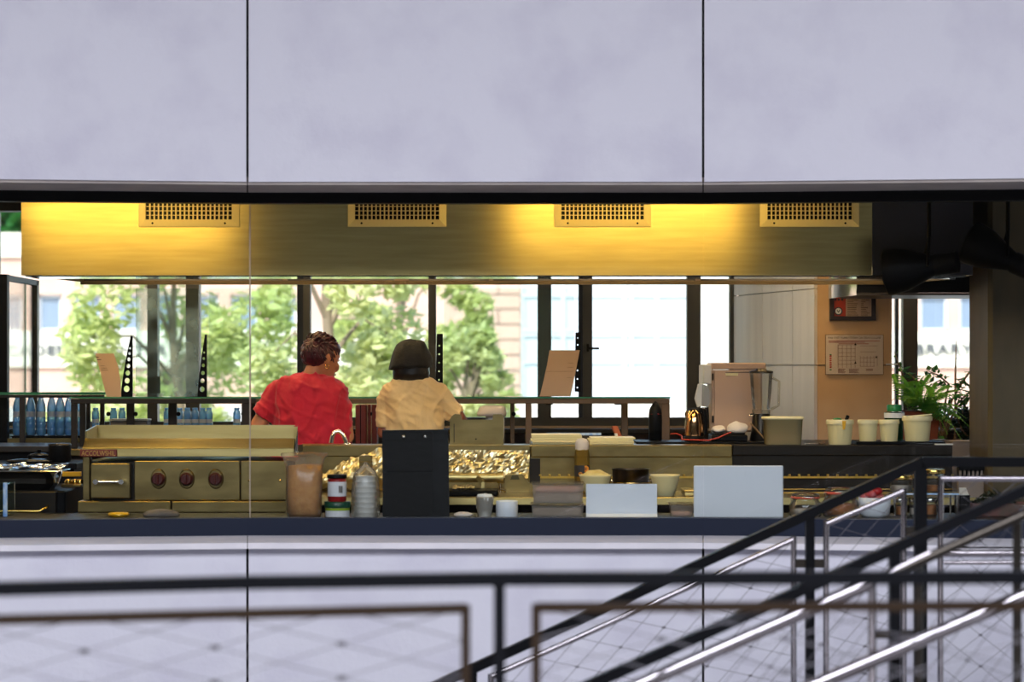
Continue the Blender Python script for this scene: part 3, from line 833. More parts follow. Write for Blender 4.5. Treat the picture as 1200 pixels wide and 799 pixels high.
MB().bbox(xe + .001, xs1, YL - .008, 12.62, zw - .05, zw, .004).put('dark_worktop', 'shelfdark', cl, label='steel worktop section coloured dark where no lamp is mirrored')  # missing lamp reflections in the steel put into a dark brown colour
MB().box(X(349, YL), xm - .001, YL + .002, YL + .03, zs + .001, zw - .055).put('upstand', 'steel2', cl)
MB().box(xm + .0, xe, YL + .002, YL + .03, zs + .001, zw - .058).put('upstand', 'steel2', cl)
MB().box(xe + .001, xs1, YL + .002, YL + .03, zs + .001, zw - .05).put('dark_upstand', 'shelfdark', cl, label='steel front face coloured dark where no lamp is mirrored')  # the steel front, too, has its unlit look put into the colour
MB().box(xm - .005, X(633, YL), YL - .006, YL + .001, zs + .04, zw - .065).put('end_post', 'darksteel', cl)
MB().box(X(349, YL) + .02, xm - .02, YL + .031, YL + .2, .0, zw - .06).put('back_body', 'darksteel', cl)
MB().box(xm + .02, xs1 - .02, YL + .031, 12.6, .0, zw - .06).put('right_body', 'darksteel', cl)
ns = MB()
for k in range(44):
    xx = X(633, YL) + (xs1 - X(633, YL)) * k / 43
    ns.bbox(xx - .006, xx + .006, YL - .012, YL + .001, zs + .072, zs + .082, .002)
ns.box(X(633, YL), xs1, YL - .01, YL - .004, zs + .062, zs + .072)
ns.put('burner_strip', mk('brass', (214, 180, 90), .3, 1.0), cl, kind='stuff')
MB().box(xe + .05, xs1, YL - .1, YL - .08, zs + .012, zs + .016).put('guard_wire', 'gold', cl)
MB().box(xe + .05, xs1, YL - .3, YL - .28, zs + .005, zs + .009).put('guard_wire', 'gold', cl)

# back worktop and left counters
bw = thing('rear_worktop', 'rear steel worktop under the glass shelf where both people work', 'counter', (-1, 12.66, 0))
MB().bbox(X(76, 12.7), X(618, 12.7), 12.64, 13.20, .895, .93, .004).put('worktop', 'steel2', bw)
MB().box(X(76, 12.7) + .03, X(618, 12.7) - .03, 12.7, 13.18, .08, .895).put('body', 'sillwall', bw)
wb = thing('rear_side_counter', 'brown counter under the rear windows on the right, behind the glass shelf leg', 'counter', (.8, 12.7, 0))
MB().bbox(X(622, 12.7), 1.40, 12.66, 13.20, .895, .93, .004).put('worktop', 'sillwall', wb)
MB().box(X(622, 12.7) + .02, 1.40 - .02, 12.72, 13.18, .08, .895).put('body', 'sillwall', wb)
bc = thing('left_counter', 'dark counter at the left edge carrying the water bottles and pans', 'counter', (-2.7, 12.2, 0))
zc_ = Z(523, 12.3)
MB().bbox(-3.3, X(58, 12.3), 12.3, 12.9, zc_ - .03, zc_, .004).put('worktop', 'bronzedark', bc)
MB().box(-3.28, X(56, 12.3), 12.34, 12.88, .0, zc_ - .03).put('body', 'black', bc)
zbt = Z(511.5, 13.3)
bn = thing('window_bench', 'low steel bench below the rear windows holding packs of water bottles', 'bench', (-2.2, 13.4, 0))
MB().bbox(-2.762, X(300, 13.3), 13.24, 14.04, zbt - .03, zbt - .006, .004).put('bench_top', 'steel2', bn)
MB().box(-2.75, X(298, 13.3), 13.26, 14.02, 0, zbt - .03).put('bench_body', 'sillwall', bn)
MB().box(-2.76, X(84, 13.23), 13.225, 13.239, Z(522, 13.23), zbt - .008).put('front_sheet', 'steel2', bn)

# ================================================================== GLASS OVERSHELVES
YO = 12.75
ov = thing('glass_overshelf', 'long bronze framed glass shelf standing behind both people', 'shelf', (0, YO, .92))
ox0, ox1 = X(83, YO), X(785, YO); zg = Z(465, YO); zf = Z(473, YO)
MB().box(ox0 - .004, ox1 + .002, YO - .01, YO + .30, zg - .008, zg).put('glass_top', 'glassgreen', ov)
MB().box(ox0 - .004, ox1 + .002, YO - .013, YO - .0102, zg - .008, zg).put('glass_edge', 'glassedge', ov)
xmid = X(300, YO)
for a, b, m in [(ox0, xmid, 'bronzedark'), (xmid + .001, ox1, 'bronze')]:  # one frame metal; dark left and lamp-lit right put into its colours
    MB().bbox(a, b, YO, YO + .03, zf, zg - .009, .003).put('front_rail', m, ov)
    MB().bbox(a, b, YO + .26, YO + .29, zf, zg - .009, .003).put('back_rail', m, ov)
for a, b in [(83, 90), (283, 293), (616, 623), (775, 785)]:
    m = 'bronzedark' if a < 300 else 'bronze'  # lamp warmth put into the colour of the right legs
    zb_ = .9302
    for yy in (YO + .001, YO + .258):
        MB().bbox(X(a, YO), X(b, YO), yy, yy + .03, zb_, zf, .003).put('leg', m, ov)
for a, b in [(148, 157), (197, 207), (598, 603), (728, 736)]:
    m = 'bronzedark' if a < 300 else 'bronze'  # rear legs likewise: unlit and lamp-lit copies of one metal
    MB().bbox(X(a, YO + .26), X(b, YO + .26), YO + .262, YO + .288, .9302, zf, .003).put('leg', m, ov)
for q in (125, 157, 207, 283, 600):
    MB().tube([P(q + 2, 485, YO + .2), P(q + 2, 485, YO + .24)], .012, 10).put('clamp', 'black', ov)
for q in (310, 340, 520, 640, 720): MB().box(X(q, YO), X(q + 8, YO), YO + .004, YO + .02, zf - .006, zf).put('clip', 'black', ov)

def fin(pxl, pxr, py0, py1, wtop, Y, holes, th=.012, flip=False, par=ov):
    """tapering upright with a row of round holes, cut from a plate"""
    cu = bpy.data.curves.new('fin', 'CURVE'); cu.dimensions = '2D'; cu.fill_mode = 'BOTH'; cu.extrude = th / 2
    xl, xr, zb, zt = X(pxl, Y), X(pxr, Y), Z(py1, Y), Z(py0, Y)
    wt = LN(wtop, Y)
    def spl(pts):
        s = cu.splines.new('POLY'); s.points.add(len(pts) - 1); s.use_cyclic_u = True
        for p, q in zip(s.points, pts): p.co = (q[0], q[1], 0, 1)
    pts = [(xl, zb), (xr, zb), (xr, zt), (xr - wt, zt)]
    for u in (.8, .6, .4, .2):
        pts.append((xl + (xr - wt - xl) * u ** 1.35, zb + (zt - zb) * u))
    spl(pts)
    for py, r in holes:
        z = Z(py, Y); u = (z - zb) / (zt - zb)
        le = xl + (xr - wt - xl) * u ** 1.35
        cx = (le + xr - .004) / 2; rr = LN(r, Y)
        spl([(cx + math.cos(k * math.pi / 8) * rr, z + math.sin(k * math.pi / 8) * rr * 1.1) for k in range(16)])
    o = bpy.data.objects.new('fin', cu); COL.objects.link(o)
    dg = bpy.context.evaluated_depsgraph_get()
    me = bpy.data.meshes.new_from_object(o.evaluated_get(dg)); bpy.data.objects.remove(o)
    mb = MB(); mb.add([(v.co.x, Y + v.co.z, v.co.y) for v in me.vertices], [tuple(p.vertices) for p in me.polygons])
    bpy.data.meshes.remove(me)
    return mb.put('perforated_upright', 'blackplastic', par)
fin(141.5, 155.5, 393.5, 466, 2.2, YO + .05, [(455.5, 3.4), (446, 3.0), (437, 2.7), (428.7, 2.3), (421, 2.0), (414, 1.6), (408, 1.2)])
fin(231.5, 242.5, 392, 466, 2.2, YO + .05, [(456, 2.9), (446, 2.5), (437, 2.2), (428, 1.9), (420, 1.5), (413, 1.1)])
fin(510.5, 519, 391, 466, 7, YO + .05, [(455, .9), (445, .9), (435, .9), (425, .9), (415, .9), (405, .9)])
fin(673.5, 680.5, 389.5, 459, 6, YO + .05, [(454, .9), (444, .9), (434, .9), (404, .9), (396, .9)])
for a, b in [(157, 231), (243, 340), (520, 673)]:
    MB().box(X(a, YO), X(b, YO), YO + .06, YO + .066, zg + .001, Z(338, YO + .06)).put('sneeze_guard', 'glassdirty' if a < 240 else 'glassgreen', ov)
MB().box(X(152, YO), X(186, YO), YO + .08, YO + .16, zg + .001, zg + .018).put('guard_foot', 'clear', ov)
MB().box(X(181, YO), X(185, YO), YO + .09, YO + .094, zg + .018, Z(441, YO)).put('price_tag_holder', 'bronzedark', ov)

YP = 13.09
o2 = thing('side_glass_shelf', 'short dark framed glass shelf at the left edge in front of the water bottles', 'shelf', (-2.6, YP, .95))
MB().box(-3.2, X(124, YP), YP - .01, YP + .10, Z(462.5, YP) - .0, Z(459.5, YP)).put('glass_top', 'glassgreen', o2)
MB().box(-3.2, X(124, YP), YP - .013, YP - .0102, Z(462.5, YP), Z(459.5, YP)).put('glass_edge', 'glassedge', o2)
MB().bbox(-3.2, X(122, YP), YP, YP + .025, Z(466, YP), Z(462.7, YP), .002).put('front_rail', 'bronzedark', o2)
for a, b in [(22.5, 29), (99, 105.5), (117, 122)]:
    MB().bbox(X(a, YP), X(b, YP), YP + .001, YP + .024, .9302 if a > 70 else zc_ - .02, Z(466, YP), .002).put('leg', 'bronzedark', o2)
for q in (477, 509): MB().tube([P(30.5, q, YP), P(31.5, q, YP + .001)], .012, 8).put('clamp', 'black', o2)
MB().box(-3.2, X(24, YP), YP, YP + .1, zbt - .075, zbt - .055).put('lower_bar', 'bronzedark', o2)

# side glass screen at the far left
gs = thing('glass_screen', 'dark framed glass screen at the far left edge running towards the rear window', 'glass screen', (-2.80, 13.3, .0))
sx = -2.80; szt = 1.868
MB().box(sx - .02, sx + .035, 13.24, 13.30, .0, szt).put('near_post', 'black', gs)
MB().box(sx - .01, sx + .02, 13.30, 14.2, szt - .03, szt).put('top_rail', 'navy', gs)
MB().box(sx - .02, sx + .02, 14.16, 14.22, .0, szt).put('far_post', 'mullion', gs)
MB().box(sx - .004, sx + .004, 13.30, 14.16, .02, szt - .03).put('pane', 'glassgreen', gs)
for yy in (13.301, 13.9): MB().box(sx - .006, sx + .006, yy, yy + .008, .02, szt - .03).put('pane_edge', 'glassedge', gs)

# ================================================================== LEANING CARDS
def cardt(name, label, pts, Y, mat, cat, th=.003, lean=.03, lines=None):
    """leaning sheet given by its pixel outline from the foot up"""
    zb = min(Z(p[1], Y) for p in pts); zt = max(Z(p[1], Y) for p in pts)
    q = [Vector((X(p[0], Y), Y + lean * (Z(p[1], Y) - zb) / (zt - zb), Z(p[1], Y))) for p in pts]
    n = len(q)
    c = sum(q, Vector()) / n
    t = thing(name, label, cat, (c.x, Y, zb))
    mb = MB()
    h = n // 2
    for i in range(h - 1):
        a, b, c_, d = q[i], q[n - 1 - i], q[n - 2 - i], q[i + 1]
        mb.hexa([a, b, c_, d], [v + Vector((0, th, 0)) for v in (a, b, c_, d)])
    mb.put('sheet', mat, t)
    if lines:
        lm = MB()
        for x0, x1, y, wd in lines:
            u = (Z(y, Y) - zb) / (zt - zb); yy = Y + lean * u - .001
            lm.quad((X(x0, Y), yy, Z(y + wd, Y)), (X(x1, Y), yy, Z(y + wd, Y)), (X(x1, Y), yy, Z(y, Y)), (X(x0, Y), yy, Z(y, Y)))
        lm.put('printed_lines', 'ink', t, kind='stuff')
    return t
cardt('menu_sheet', 'curved tan paper sheet with faint print leaning beside the left black upright',
      [(125, 464.8), (120, 447), (115.5, 430), (110.5, 414), (132.5, 414), (138, 430), (141, 447), (142, 464.8)], YO + .03, 'card', 'paper', .003, .02,
      [(112, 115, 418, .6), (113, 118, 421, .7), (117, 122, 428.5, .4), (118, 125, 431, .4), (118, 126, 433.3, .4)])
cardt('menu_board', 'plain tan card board leaning against the right black upright on the glass shelf',
      [(632.5, 464.3), (637, 446), (641, 428), (644, 410.3), (679.5, 410.3), (676, 428), (672.5, 446), (668.5, 464.3)], YO + .03, 'card', 'board', .006, .008,
      [(666, 672, 425.3, .25), (665, 672, 430.3, .25), (640, 672, 435, .25), (664, 671, 442.5, .25)])

# ================================================================== WATER BOTTLES
def bottle(c, h, r, label, grp, flat):
    t = thing('water_bottle', label, 'bottle', c, grp)
    nk = .62 if flat else .42
    top = [(r * .98, h * .80), (r * .85, h * .88), (r * nk, h * .91), (r * nk, h * .95)] if flat else [(r * .97, h * .70), (r * .86, h * .80), (r * .6, h * .90), (r * nk, h * .93), (r * nk, h * .96)]
    pr = [(r * .8, 0), (r, .012), (r, h * .16), (r * .94, h * .18), (r, h * .2), (r, h * .3), (r * .94, h * .32), (r, h * .34), (r, h * .44), (r * .93, h * .46), (r * .93, h * .60), (r, h * .62)] + top
    MB().lathe(pr, c, 14).put('body', 'bottle', t)
    MB().lathe([(r * .96, h * .465), (r * .96, h * .60)], c, 14, caps=False).put('label', 'bottlelabel', t)
    MB().lathe([(r * (nk + .1), h * .93), (r * (nk + .1), h * .995), (r * nk, h)], c, 12).put('cap', mk_cap, t)
    return t
mk_cap = mk('blue_cap', (60, 128, 214), .4)
zt_ = zbt - .006
tr = thing('black_tray', 'flat black tray under the large water bottles at the left', 'tray', (X(45, 13.35), 13.35, zt_))
MB().bbox(X(17, 13.35), X(98, 13.35), 13.27, 13.52, zt_, zt_ + .012, .003).put('plate', 'blackplastic', tr)
ORD = ['first', 'second', 'third', 'fourth', 'fifth', 'sixth', 'seventh', 'eighth', 'ninth', 'tenth', 'eleventh', 'twelfth']
def row(lst, z, h, r, grp, lab, flat):
    pr_ = None
    for i, (px, Y) in enumerate(lst):
        c = Vector((X(px, Y), Y, z)); l_ = lab % ORD[i]
        if i == 0: pr_ = bottle(c, h, r, l_, grp, flat); p0 = c
        else: dup(pr_, c - p0, l_)
row([(20.5, 13.36), (36, 13.36), (48, 13.33), (60.5, 13.36), (70.5, 13.33), (81, 13.36), (94.5, 13.36)], zt_ + .0125, .218, .0262, 'large water bottles on the left window bench', 'large blue water bottle on the black tray, %s from the left', False)
row([(112, 13.62), (133, 13.62), (143, 13.6), (153, 13.62), (196, 13.62), (210.5, 13.6), (219.5, 13.6), (228.5, 13.6), (237.5, 13.6), (245, 13.62), (277.5, 13.62), (296.5, 13.62)], zt_ + .001, Z(478, 13.6) - zt_, .0212, 'small water bottles behind the griddle', 'small flat capped blue water bottle behind the griddle, %s from the left', True)

# box on bench seen through the shelf legs
bx = thing('grey_box', 'low grey box with pale rim behind the griddle, left of the small bottles', 'box', (X(150, 13.1), 13.1, .9305))
MB().bbox(X(129, 13.05), X(172, 13.05), 13.06, 13.19, .9305, Z(493.5, 13.05), .003).put('body', 'stonegrey', bx)
MB().bbox(X(127.5, 13.05), X(173, 13.05), 13.055, 13.195, Z(493.5, 13.05) + .001, Z(491, 13.05), .003).put('lid', 'white', bx)

# ================================================================== LEFT EDGE COOKWARE
YC = 11.45
st = thing('black_stove', 'black stove block at the left edge under the foil covered roasting tin', 'stove', (X(45, YC), YC, .0))
MB().bbox(-2.7, X(95, YC), 11.05, 11.8, .0, Z(575, 11.05), .006).put('body', 'blackplastic', st)
MB().bbox(-2.7, X(90, 11.0), 11.0, 11.049, Z(613, 11.0), Z(604, 11.0), .003).put('front_bar', 'bronze', st)
od = MB().bbox(-2.7, X(66, 11.02), 11.02, 11.049, Z(602, 11.02), Z(576, 11.02), .004).put('oven_door', 'darksteel', st)
hb = MB(); zz = Z(599, 10.98)
hb.tube([(-2.7, 10.975, zz), (X(46, 10.975), 10.975, zz), (X(53, 10.975), 10.98, zz + .016), (X(55, 11.0), 11.02, zz + .022)], .006, 8); hb.put('handle', 'gold', od)
rt = thing('roasting_tin', 'dark roasting tin with a crumpled silver foil cover on the black stove', 'roasting tin', (X(30, 11.2), 11.2, Z(574, 11.1)))
zr = Z(575, 11.05) + .001
MB().bbox(-2.62, X(62, 11.1), 11.08, 11.29, zr, Z(553, 11.1), .03).put('body', 'darksteel', rt)
rim = MB(); rim.bbox(-2.63, X(72, 11.08), 11.06, 11.31, Z(553, 11.1) + .001, Z(551, 11.1), .01); rim.put('rim', 'chrome', rt)
def foilgrid(p00, p10, p01, p11, nx, ny, amp, seed, off=None):
    """crumpled sheet over a bilinear patch"""
    mb = MB(); vs = []; rnd = random.Random(seed)
    p00, p10, p01, p11 = map(Vector, (p00, p10, p01, p11))
    nrm = (p10 - p00).cross(p01 - p00).normalized()
    for j in range(ny + 1):
        for i in range(nx + 1):
            u, v = i / nx, j / ny
            p = p00 * (1 - u) * (1 - v) + p10 * u * (1 - v) + p01 * (1 - u) * v + p11 * u * v
            q = Vector((p.x * 22 + seed, p.y * 22, p.z * 22))
            d = (abs(noise.noise(q)) + .6 * abs(noise.noise(q * 2.1)) + rnd.uniform(-.10, .10)) * amp
            if off: p = p + off(u, v)
            vs.append(p + nrm * d)
    fs = [(j * (nx + 1) + i, j * (nx + 1) + i + 1, (j + 1) * (nx + 1) + i + 1, (j + 1) * (nx + 1) + i) for j in range(ny) for i in range(nx)]
    return mb.add(vs, fs)
z_ = Z(551, 11.1) + .002
foilgrid((-2.62, 11.07, z_), (X(71, 11.08), 11.07, z_), (-2.62, 11.3, z_ + .012), (X(71, 11.08), 11.3, z_ + .012), 40, 20, .016, 3).put('foil_cover', mk('silver_foil', (225, 225, 230), .14, 1.0), rt)
hk = MB(); hk.tube([P(66, 566, 11.06), P(64, 558, 11.05), P(68, 552, 11.05), P(73, 550, 11.06), P(72, 556, 11.05), P(68, 568, 11.06)], .004, 6); hk.put('handle', 'chrome', rt)
pt = thing('black_pot', 'small black cooking pot at the left, behind the griddle corner', 'pot', (X(70, 12.4), 12.42, zc_))
pc = (X(70, 12.45), 12.45, zc_ - .0)
pc = (X(70, 12.0), 12.0, Z(541, 12.0))
pt.location = pc; BASE[pt.name] = Vector(pc)
MB().lathe([(.05, 0), (.056, .01), (.056, LN(19, 12))], pc, 20).put('body', 'black', pt)
MB().lathe([(.058, LN(19, 12) + .0005), (.058, LN(20, 12) + .003), (.03, LN(20, 12) + .008)], pc, 20).put('lid', 'darksteel', pt)
hb2 = thing('side_hob', 'black hob top behind the roasting tin, carrying the small black pot', 'hob', (X(45, 12), 11.85, 0))
MB().bbox(-2.75, X(90, 11.84), 11.83, 12.24, Z(541, 12.0) - .03, Z(541, 12.0) - .001, .004).put('hob_top', 'blackplastic', hb2)
MB().box(-2.72, X(86, 11.84), 11.86, 12.22, 0, Z(541, 12.0) - .03).put('body', 'black', hb2)
for (px, py, w_, Y, nm) in [(35, 541, 27, 11.92, 'flat black pan lid lying on the hob in front of the small pot'), (46, 534, 12, 12.14, 'small black lid propped behind the flat pan lid')]:
    t = thing('pan_lid', nm, 'lid', (X(px, Y), Y, Z(541, 12.0)))
    c = (X(px, Y), Y, Z(541, 12.0) + (.0 if py > 538 else .02))
    r_ = LN(w_, Y)
    MB().lathe([(r_ * .9, 0), (r_, .004), (r_, .010), (r_ * .6, .018), (.01, .020)], c, 24, sy=.75).put('disc', mk('gloss_black', (20, 20, 22), .12), t)
    MB().lathe([(.006, .0201), (.012, .028), (.010, .036)], c, 10).put('knob', 'black', t)
# small steel rack of utensils right of the tin
rk = thing('gas_ring_tray', 'brass coloured tray with burner parts between the roasting tin and the griddle', 'tray', (X(82, 11.3), 11.3, zr))
MB().bbox(X(72, 11.35), X(95.5, 11.35), 11.34, 11.6, zr, Z(568, 11.3), .003).put('base_sheet', 'brassy' if 'brassy' in M else 'steel2', rk)
MB().bbox(X(74, 11.6), X(96, 11.6), 11.57, 11.595, Z(558, 11.6), Z(552.5, 11.6), .003).put('back_bar', 'yellow', rk)
for q in (80, 88, 94): MB().lathe([(.016, 0), (.02, .01), (.012, .022)], (X(q, 11.4), 11.4, Z(568, 11.3)), 12).put('burner_cap', 'gold', rk)
eg = thing('glass_container', 'pale green glass container cut off by the left edge', 'container', (X(2, 10.7), 10.7, .70))
MB().bbox(-2.42, X(9.5, 10.68), 10.66, 10.84, .7005, Z(566, 10.68), .006).put('body', 'glassgreen', eg)
MB().bbox(X(5, 10.68), X(10, 10.68), 10.652, 10.66, .7005, Z(565, 10.68), .002).put('rim_edge', 'labelblue', eg)
# ================================================================== THINGS BEHIND THE WINDOW, ON THE FRONT COUNTER
ZF = .7005
YI = 10.64
def fbox(px0, px1, py0, Y0, Y1, z0=ZF):
    return X(px0, Y0), X(px1, Y0), Y0, Y1, z0, Z(py0, Y0)

t = thing('yellow_tub', 'yellow rounded tub on the front counter below the griddle drawer', 'tub', (X(139, YI), YI, ZF))
hh = Z(600.5, YI) - ZF
MB().lathe([(.034, 0), (.045, .006), (.047, hh * .6), (.042, hh), (.0, hh + .003)], (X(139, YI), YI, ZF), 20).put('body', 'yellow', t)
MB().lathe([(.0475, hh * .45), (.049, hh * .5), (.0475, hh * .58)], (X(139, YI), YI, ZF), 20, caps=False).put('rim', 'gold', t)
t = thing('grey_stone', 'flat grey oval stone on the front counter below the griddle knobs', 'stone', (X(189, YI), YI, ZF))
mb = MB().ball((X(189, YI), YI, ZF + .010), .082, .045, .026, 20, 10)
mb.move(lambda v: Vector((v.x, v.y, max(v.z, ZF))) + Vector((0, 0, .004 * noise.noise(v * 20))) * (1 if v.z > ZF + .004 else 0)).put('surface', 'stonegrey', t)

# bag of brown sugar
def bag(px0, px1, py0, Y, label):
    x0, x1 = X(px0, Y), X(px1, Y); cx = (x0 + x1) / 2; hw = (x1 - x0) / 2
    zt = Z(py0, Y); zfill = Z(546, Y)
    t = thing('plastic_bag', label, 'bag', (cx, Y, ZF))
    def wob(v): return v + Vector((.006 * noise.noise(v * 9), .008 * noise.noise(v * 11 + Vector((3, 1, 0))), .0 if v.z < ZF + .01 else .006 * noise.noise(v * 8)))
    rs = [(ZF, .72, .05), (ZF + .02, .78, .062), (ZF + .1, .80, .066), (ZF + .18, .80, .06), (zfill, .79, .045), (zfill + .004, .74, .03)]
    MB().rings([(Vector((cx + .004, Y, z)), hw * a, d) for z, a, d in rs], 28, 3.2).move(wob).put('brown_contents', 'brown', t, label='brown powder filling the bag')
    rs = [(ZF - .0003, .77, .056), (ZF + .02, .83, .068), (ZF + .1, .85, .072), (ZF + .18, .85, .066), (zfill, .86, .05), (zfill + .02, .92, .035), (zfill + .04, .98, .022), (zt - .016, 1.06, .016), (zt - .004, 1.08, .010), (zt, 1.02, .004)]
    k = MB().rings([(Vector((cx, Y, z)), hw * a, d) for z, a, d in rs], 28, 3.0)
    k.move(lambda v: wob(v) + Vector((0, .03 * noise.noise(v * 24) * max(0, (v.z - zfill + .05) / .1), 0)))
    k.put('clear_film', 'filmclear', t)
M['filmclear'] = glassy('bag_film', (250, 247, 240), .7, .2, body=(240, 228, 208), bodymix=.16)
bag(331, 382, 530, YI, 'clear plastic bag of brown sugar standing open on the front counter')

def jar(cx, Y, z0, h, r, label, body, lid, lidh=.02, grp=None, lab=None, name='jar', neck=.86):
    c = (cx, Y, z0)
    t = thing(name, label, 'jar', c, grp)
    MB().lathe([(r * .92, 0), (r, .005), (r, h * .78), (r * neck, h * .88), (r * neck, h - lidh - .0005)], c, 22).put('body', body, t)
    MB().lathe([(r * neck + .004, h - lidh), (r * neck + .005, h - lidh + .003), (r * neck + .005, h - .002), (r * neck + .002, h)], c, 22).put('lid', lid, t)
    if lab: MB().lathe([(r + .0008, h * lab[0]), (r + .0008, h * lab[1])], c, 22, caps=False).put('label', lab[2], t)
    return t
j1 = X(395.5, YI)
h1 = Z(587.5, YI) - ZF
jar(j1, YI, ZF, h1, .053, 'wide jar with a dark green lid and white and lime label, under the red jar', 'saucered', 'greend', .026, None, (.0, .62, 'label'), neck=1.0)
MB().lathe([(.0546, h1 * .44), (.0546, h1 * .60)], (j1, YI, ZF), 22, caps=False).put('lime_band', 'labelgrn', bpy.data.objects['jar'])
j2 = X(395, YI)
h2 = Z(556, YI) - (ZF + h1)
jar(j2, YI, ZF + h1 + .0003, h2, .041, 'red sauce jar with a white label and black lid, standing on the green lidded jar', 'saucered', 'black', .016, None, (.2, .74, 'label'), neck=.93)
jr = bpy.data.objects['jar.001']
bc_ = MB()
for k in range(7): bc_.box(j2 + .010 + k * .0026, j2 + .0112 + k * .0026 + (.0006 if k % 2 else 0), YI - .0428, YI - .0424 + .012 * 0, ZF + h1 + h2 * .34, ZF + h1 + h2 * .6)
bc_.put('barcode', 'ink', jr, kind='stuff')

# cups in film
cx = X(428.5, YI); zt = Z(541, YI)
t = thing('cup_stack', 'stack of pale grey cups wrapped in clear film with a pointed top', 'cups', (cx, YI, ZF))
for k in range(7):
    z0 = ZF + .001 + k * .021
    MB().lathe([(.046 + k * .0004, 0), (.049, .016), (.051, .018), (.051, .0205)], (cx, YI, z0), 20).put('cup', 'greycup', t) if 'greycup' in M else None
M['greycup'] = mk('grey_cup', (222, 228, 236), .4)
for k in range(8):
    z0 = ZF + .001 + k * .0225
    MB().lathe([(.049 - k * .001, 0), (.051 - k * .001, .017), (.0535 - k * .001, .019), (.0535 - k * .001, .022)], (cx, YI, z0), 20).put('cup', 'greycup', t)
zc2 = ZF + .19
k = MB().lathe([(.058, 0), (.064, .02), (.062, .12), (.055, .18), (.04, .205), (.018, .225), (.006, zt - ZF)], (cx, YI, ZF), 24)
k.move(lambda v: v + Vector((.004 * noise.noise(v * 20), .004 * noise.noise(v * 22), 0))).put('film_wrap', 'filmclear', t)

# black board
YBd = 10.66
t = thing('black_board', 'tall black board with two steel studs standing behind the window before the capped person', 'board', (X(487, YBd), YBd, ZF))
x0, x1 = X(447, YBd), X(526, YBd); zt = Z(504.5, YBd); zt2 = Z(503.5, YBd)
mb = MB().hexa([(x0 + .006, YBd, ZF), (x1 + .002, YBd, ZF), (x1 + .002, YBd + .03, ZF), (x0 + .006, YBd + .03, ZF)], [(x0, YBd + .05, zt), (x1 - .004, YBd + .05, zt2), (x1 - .004, YBd + .08, zt2), (x0, YBd + .08, zt)])
mb.put('slab', 'blackplastic', t)
xs = X(508, YBd)
zm = Z(553, YBd)
yy = lambda z: YBd + .05 * (z - ZF) / (zt - ZF)
MB().hexa([(x0 + .006, yy(ZF) - .006, ZF + .002), (xs, yy(ZF) - .006, ZF + .002), (xs, yy(ZF) - .001, ZF + .002), (x0 + .006, yy(ZF) - .001, ZF + .002)],
          [(x0 + .004, yy(zm) - .006, zm - .003), (xs - .002, yy(zm) - .006, zm - .003), (xs - .002, yy(zm) - .001, zm - .003), (x0 + .004, yy(zm) - .001, zm - .003)]).put('lower_flap', 'black', t)
MB().hexa([(x0 + .004, yy(zm) - .006, zm + .003), (xs - .002, yy(zm) - .006, zm + .003), (xs - .002, yy(zm) - .001, zm + .003), (x0 + .004, yy(zm) - .001, zm + .003)],
          [(x0 + .002, yy(zt) - .006, zt - .004), (xs - .004, yy(zt) - .006, zt - .004), (xs - .004, yy(zt) - .001, zt - .004), (x0 + .002, yy(zt) - .001, zt - .004)]).put('upper_flap', 'black', t)
for q in (472.5, 498): MB().ball((X(q, YBd), yy(Z(512, YBd)) - .008, Z(512, YBd)), .008, .005, .008, 10, 6).put('stud', 'chrome', t)

t = thing('paper_scrap', 'crumpled white paper scrap right of the black board', 'paper', (X(543, YI), YI, ZF))
MB().ball((X(543, YI), YI, ZF + .009), .044, .03, .013, 16, 8).move(lambda v: Vector((v.x, v.y, max(ZF, v.z + .004 * noise.noise(v * 60))))).put('sheet', 'cloth', t)
t = thing('plastic_cup', 'clear plastic cup holding crumpled white napkins', 'cup', (X(568, YI), YI, ZF))
c = (X(568, YI), YI, ZF); hc = Z(582, YI) - ZF
MB().lathe([(.030, 0), (.040, hc), (.042, hc), (.042, hc + .003)], c, 18, caps=False).put('wall', 'filmclear', t)
MB().lathe([(.027, .002), (.034, hc * .5), (.039, hc * .95), (.030, hc + .010), (.010, hc + .014)], c, 16).move(lambda v: v + Vector((.006 * noise.noise(v * 45), .006 * noise.noise(v * 45 + Vector((5, 0, 0))), .006 * noise.noise(v * 50)))).put('napkins', 'paperwhite', t)
t = thing('white_cup', 'small plain white straight sided pot beside the napkin cup', 'pot', (X(594, YI), YI, ZF))
hc = Z(586.5, YI) - ZF
MB().lathe([(.046, 0), (.048, .004), (.048, hc - .004), (.046, hc), (.043, hc), (.042, .006), (.0, .006)], (X(594, YI), YI, ZF), 24).put('wall', 'paperwhite', t)

def clearbox(name, label, px0, px1, z0, zt, Y, dep, fill, fillh, fm, grp=None):
    x0, x1 = X(px0, Y), X(px1, Y)
    t = thing(name, label, 'box', ((x0 + x1) / 2, Y, z0), grp)
    ins = .007
    MB().hexa([(x0 + ins, Y + ins, z0), (x1 - ins, Y + ins, z0), (x1 - ins, Y + dep - ins, z0), (x0 + ins, Y + dep - ins, z0)], [(x0 + .002, Y, zt - .01), (x1 - .002, Y, zt - .01), (x1 - .002, Y + dep, zt - .01), (x0 + .002, Y + dep, zt - .01)]).put('tub', 'cloudy', t)
    MB().bbox(x0 - .003, x1 + .003, Y - .004, Y + dep + .004, zt - .0095, zt, .004).put('lid', 'clear', t)
    if fill: MB().bbox(x0 + ins + .004, x1 - ins - .004, Y + ins + .004, Y + dep - ins - .004, z0 + .003, z0 + fillh, .006).put('contents', fm, t)
    return t
zmid = Z(590, YI)
M['darkfood'] = mk('dark_food', (150, 132, 116), .7, col2=(172, 152, 134), scale=40, bump=.4)
M['meat'] = mk('pale_pink_meat', (206, 150, 128), .5, col2=(232, 200, 182), scale=22)
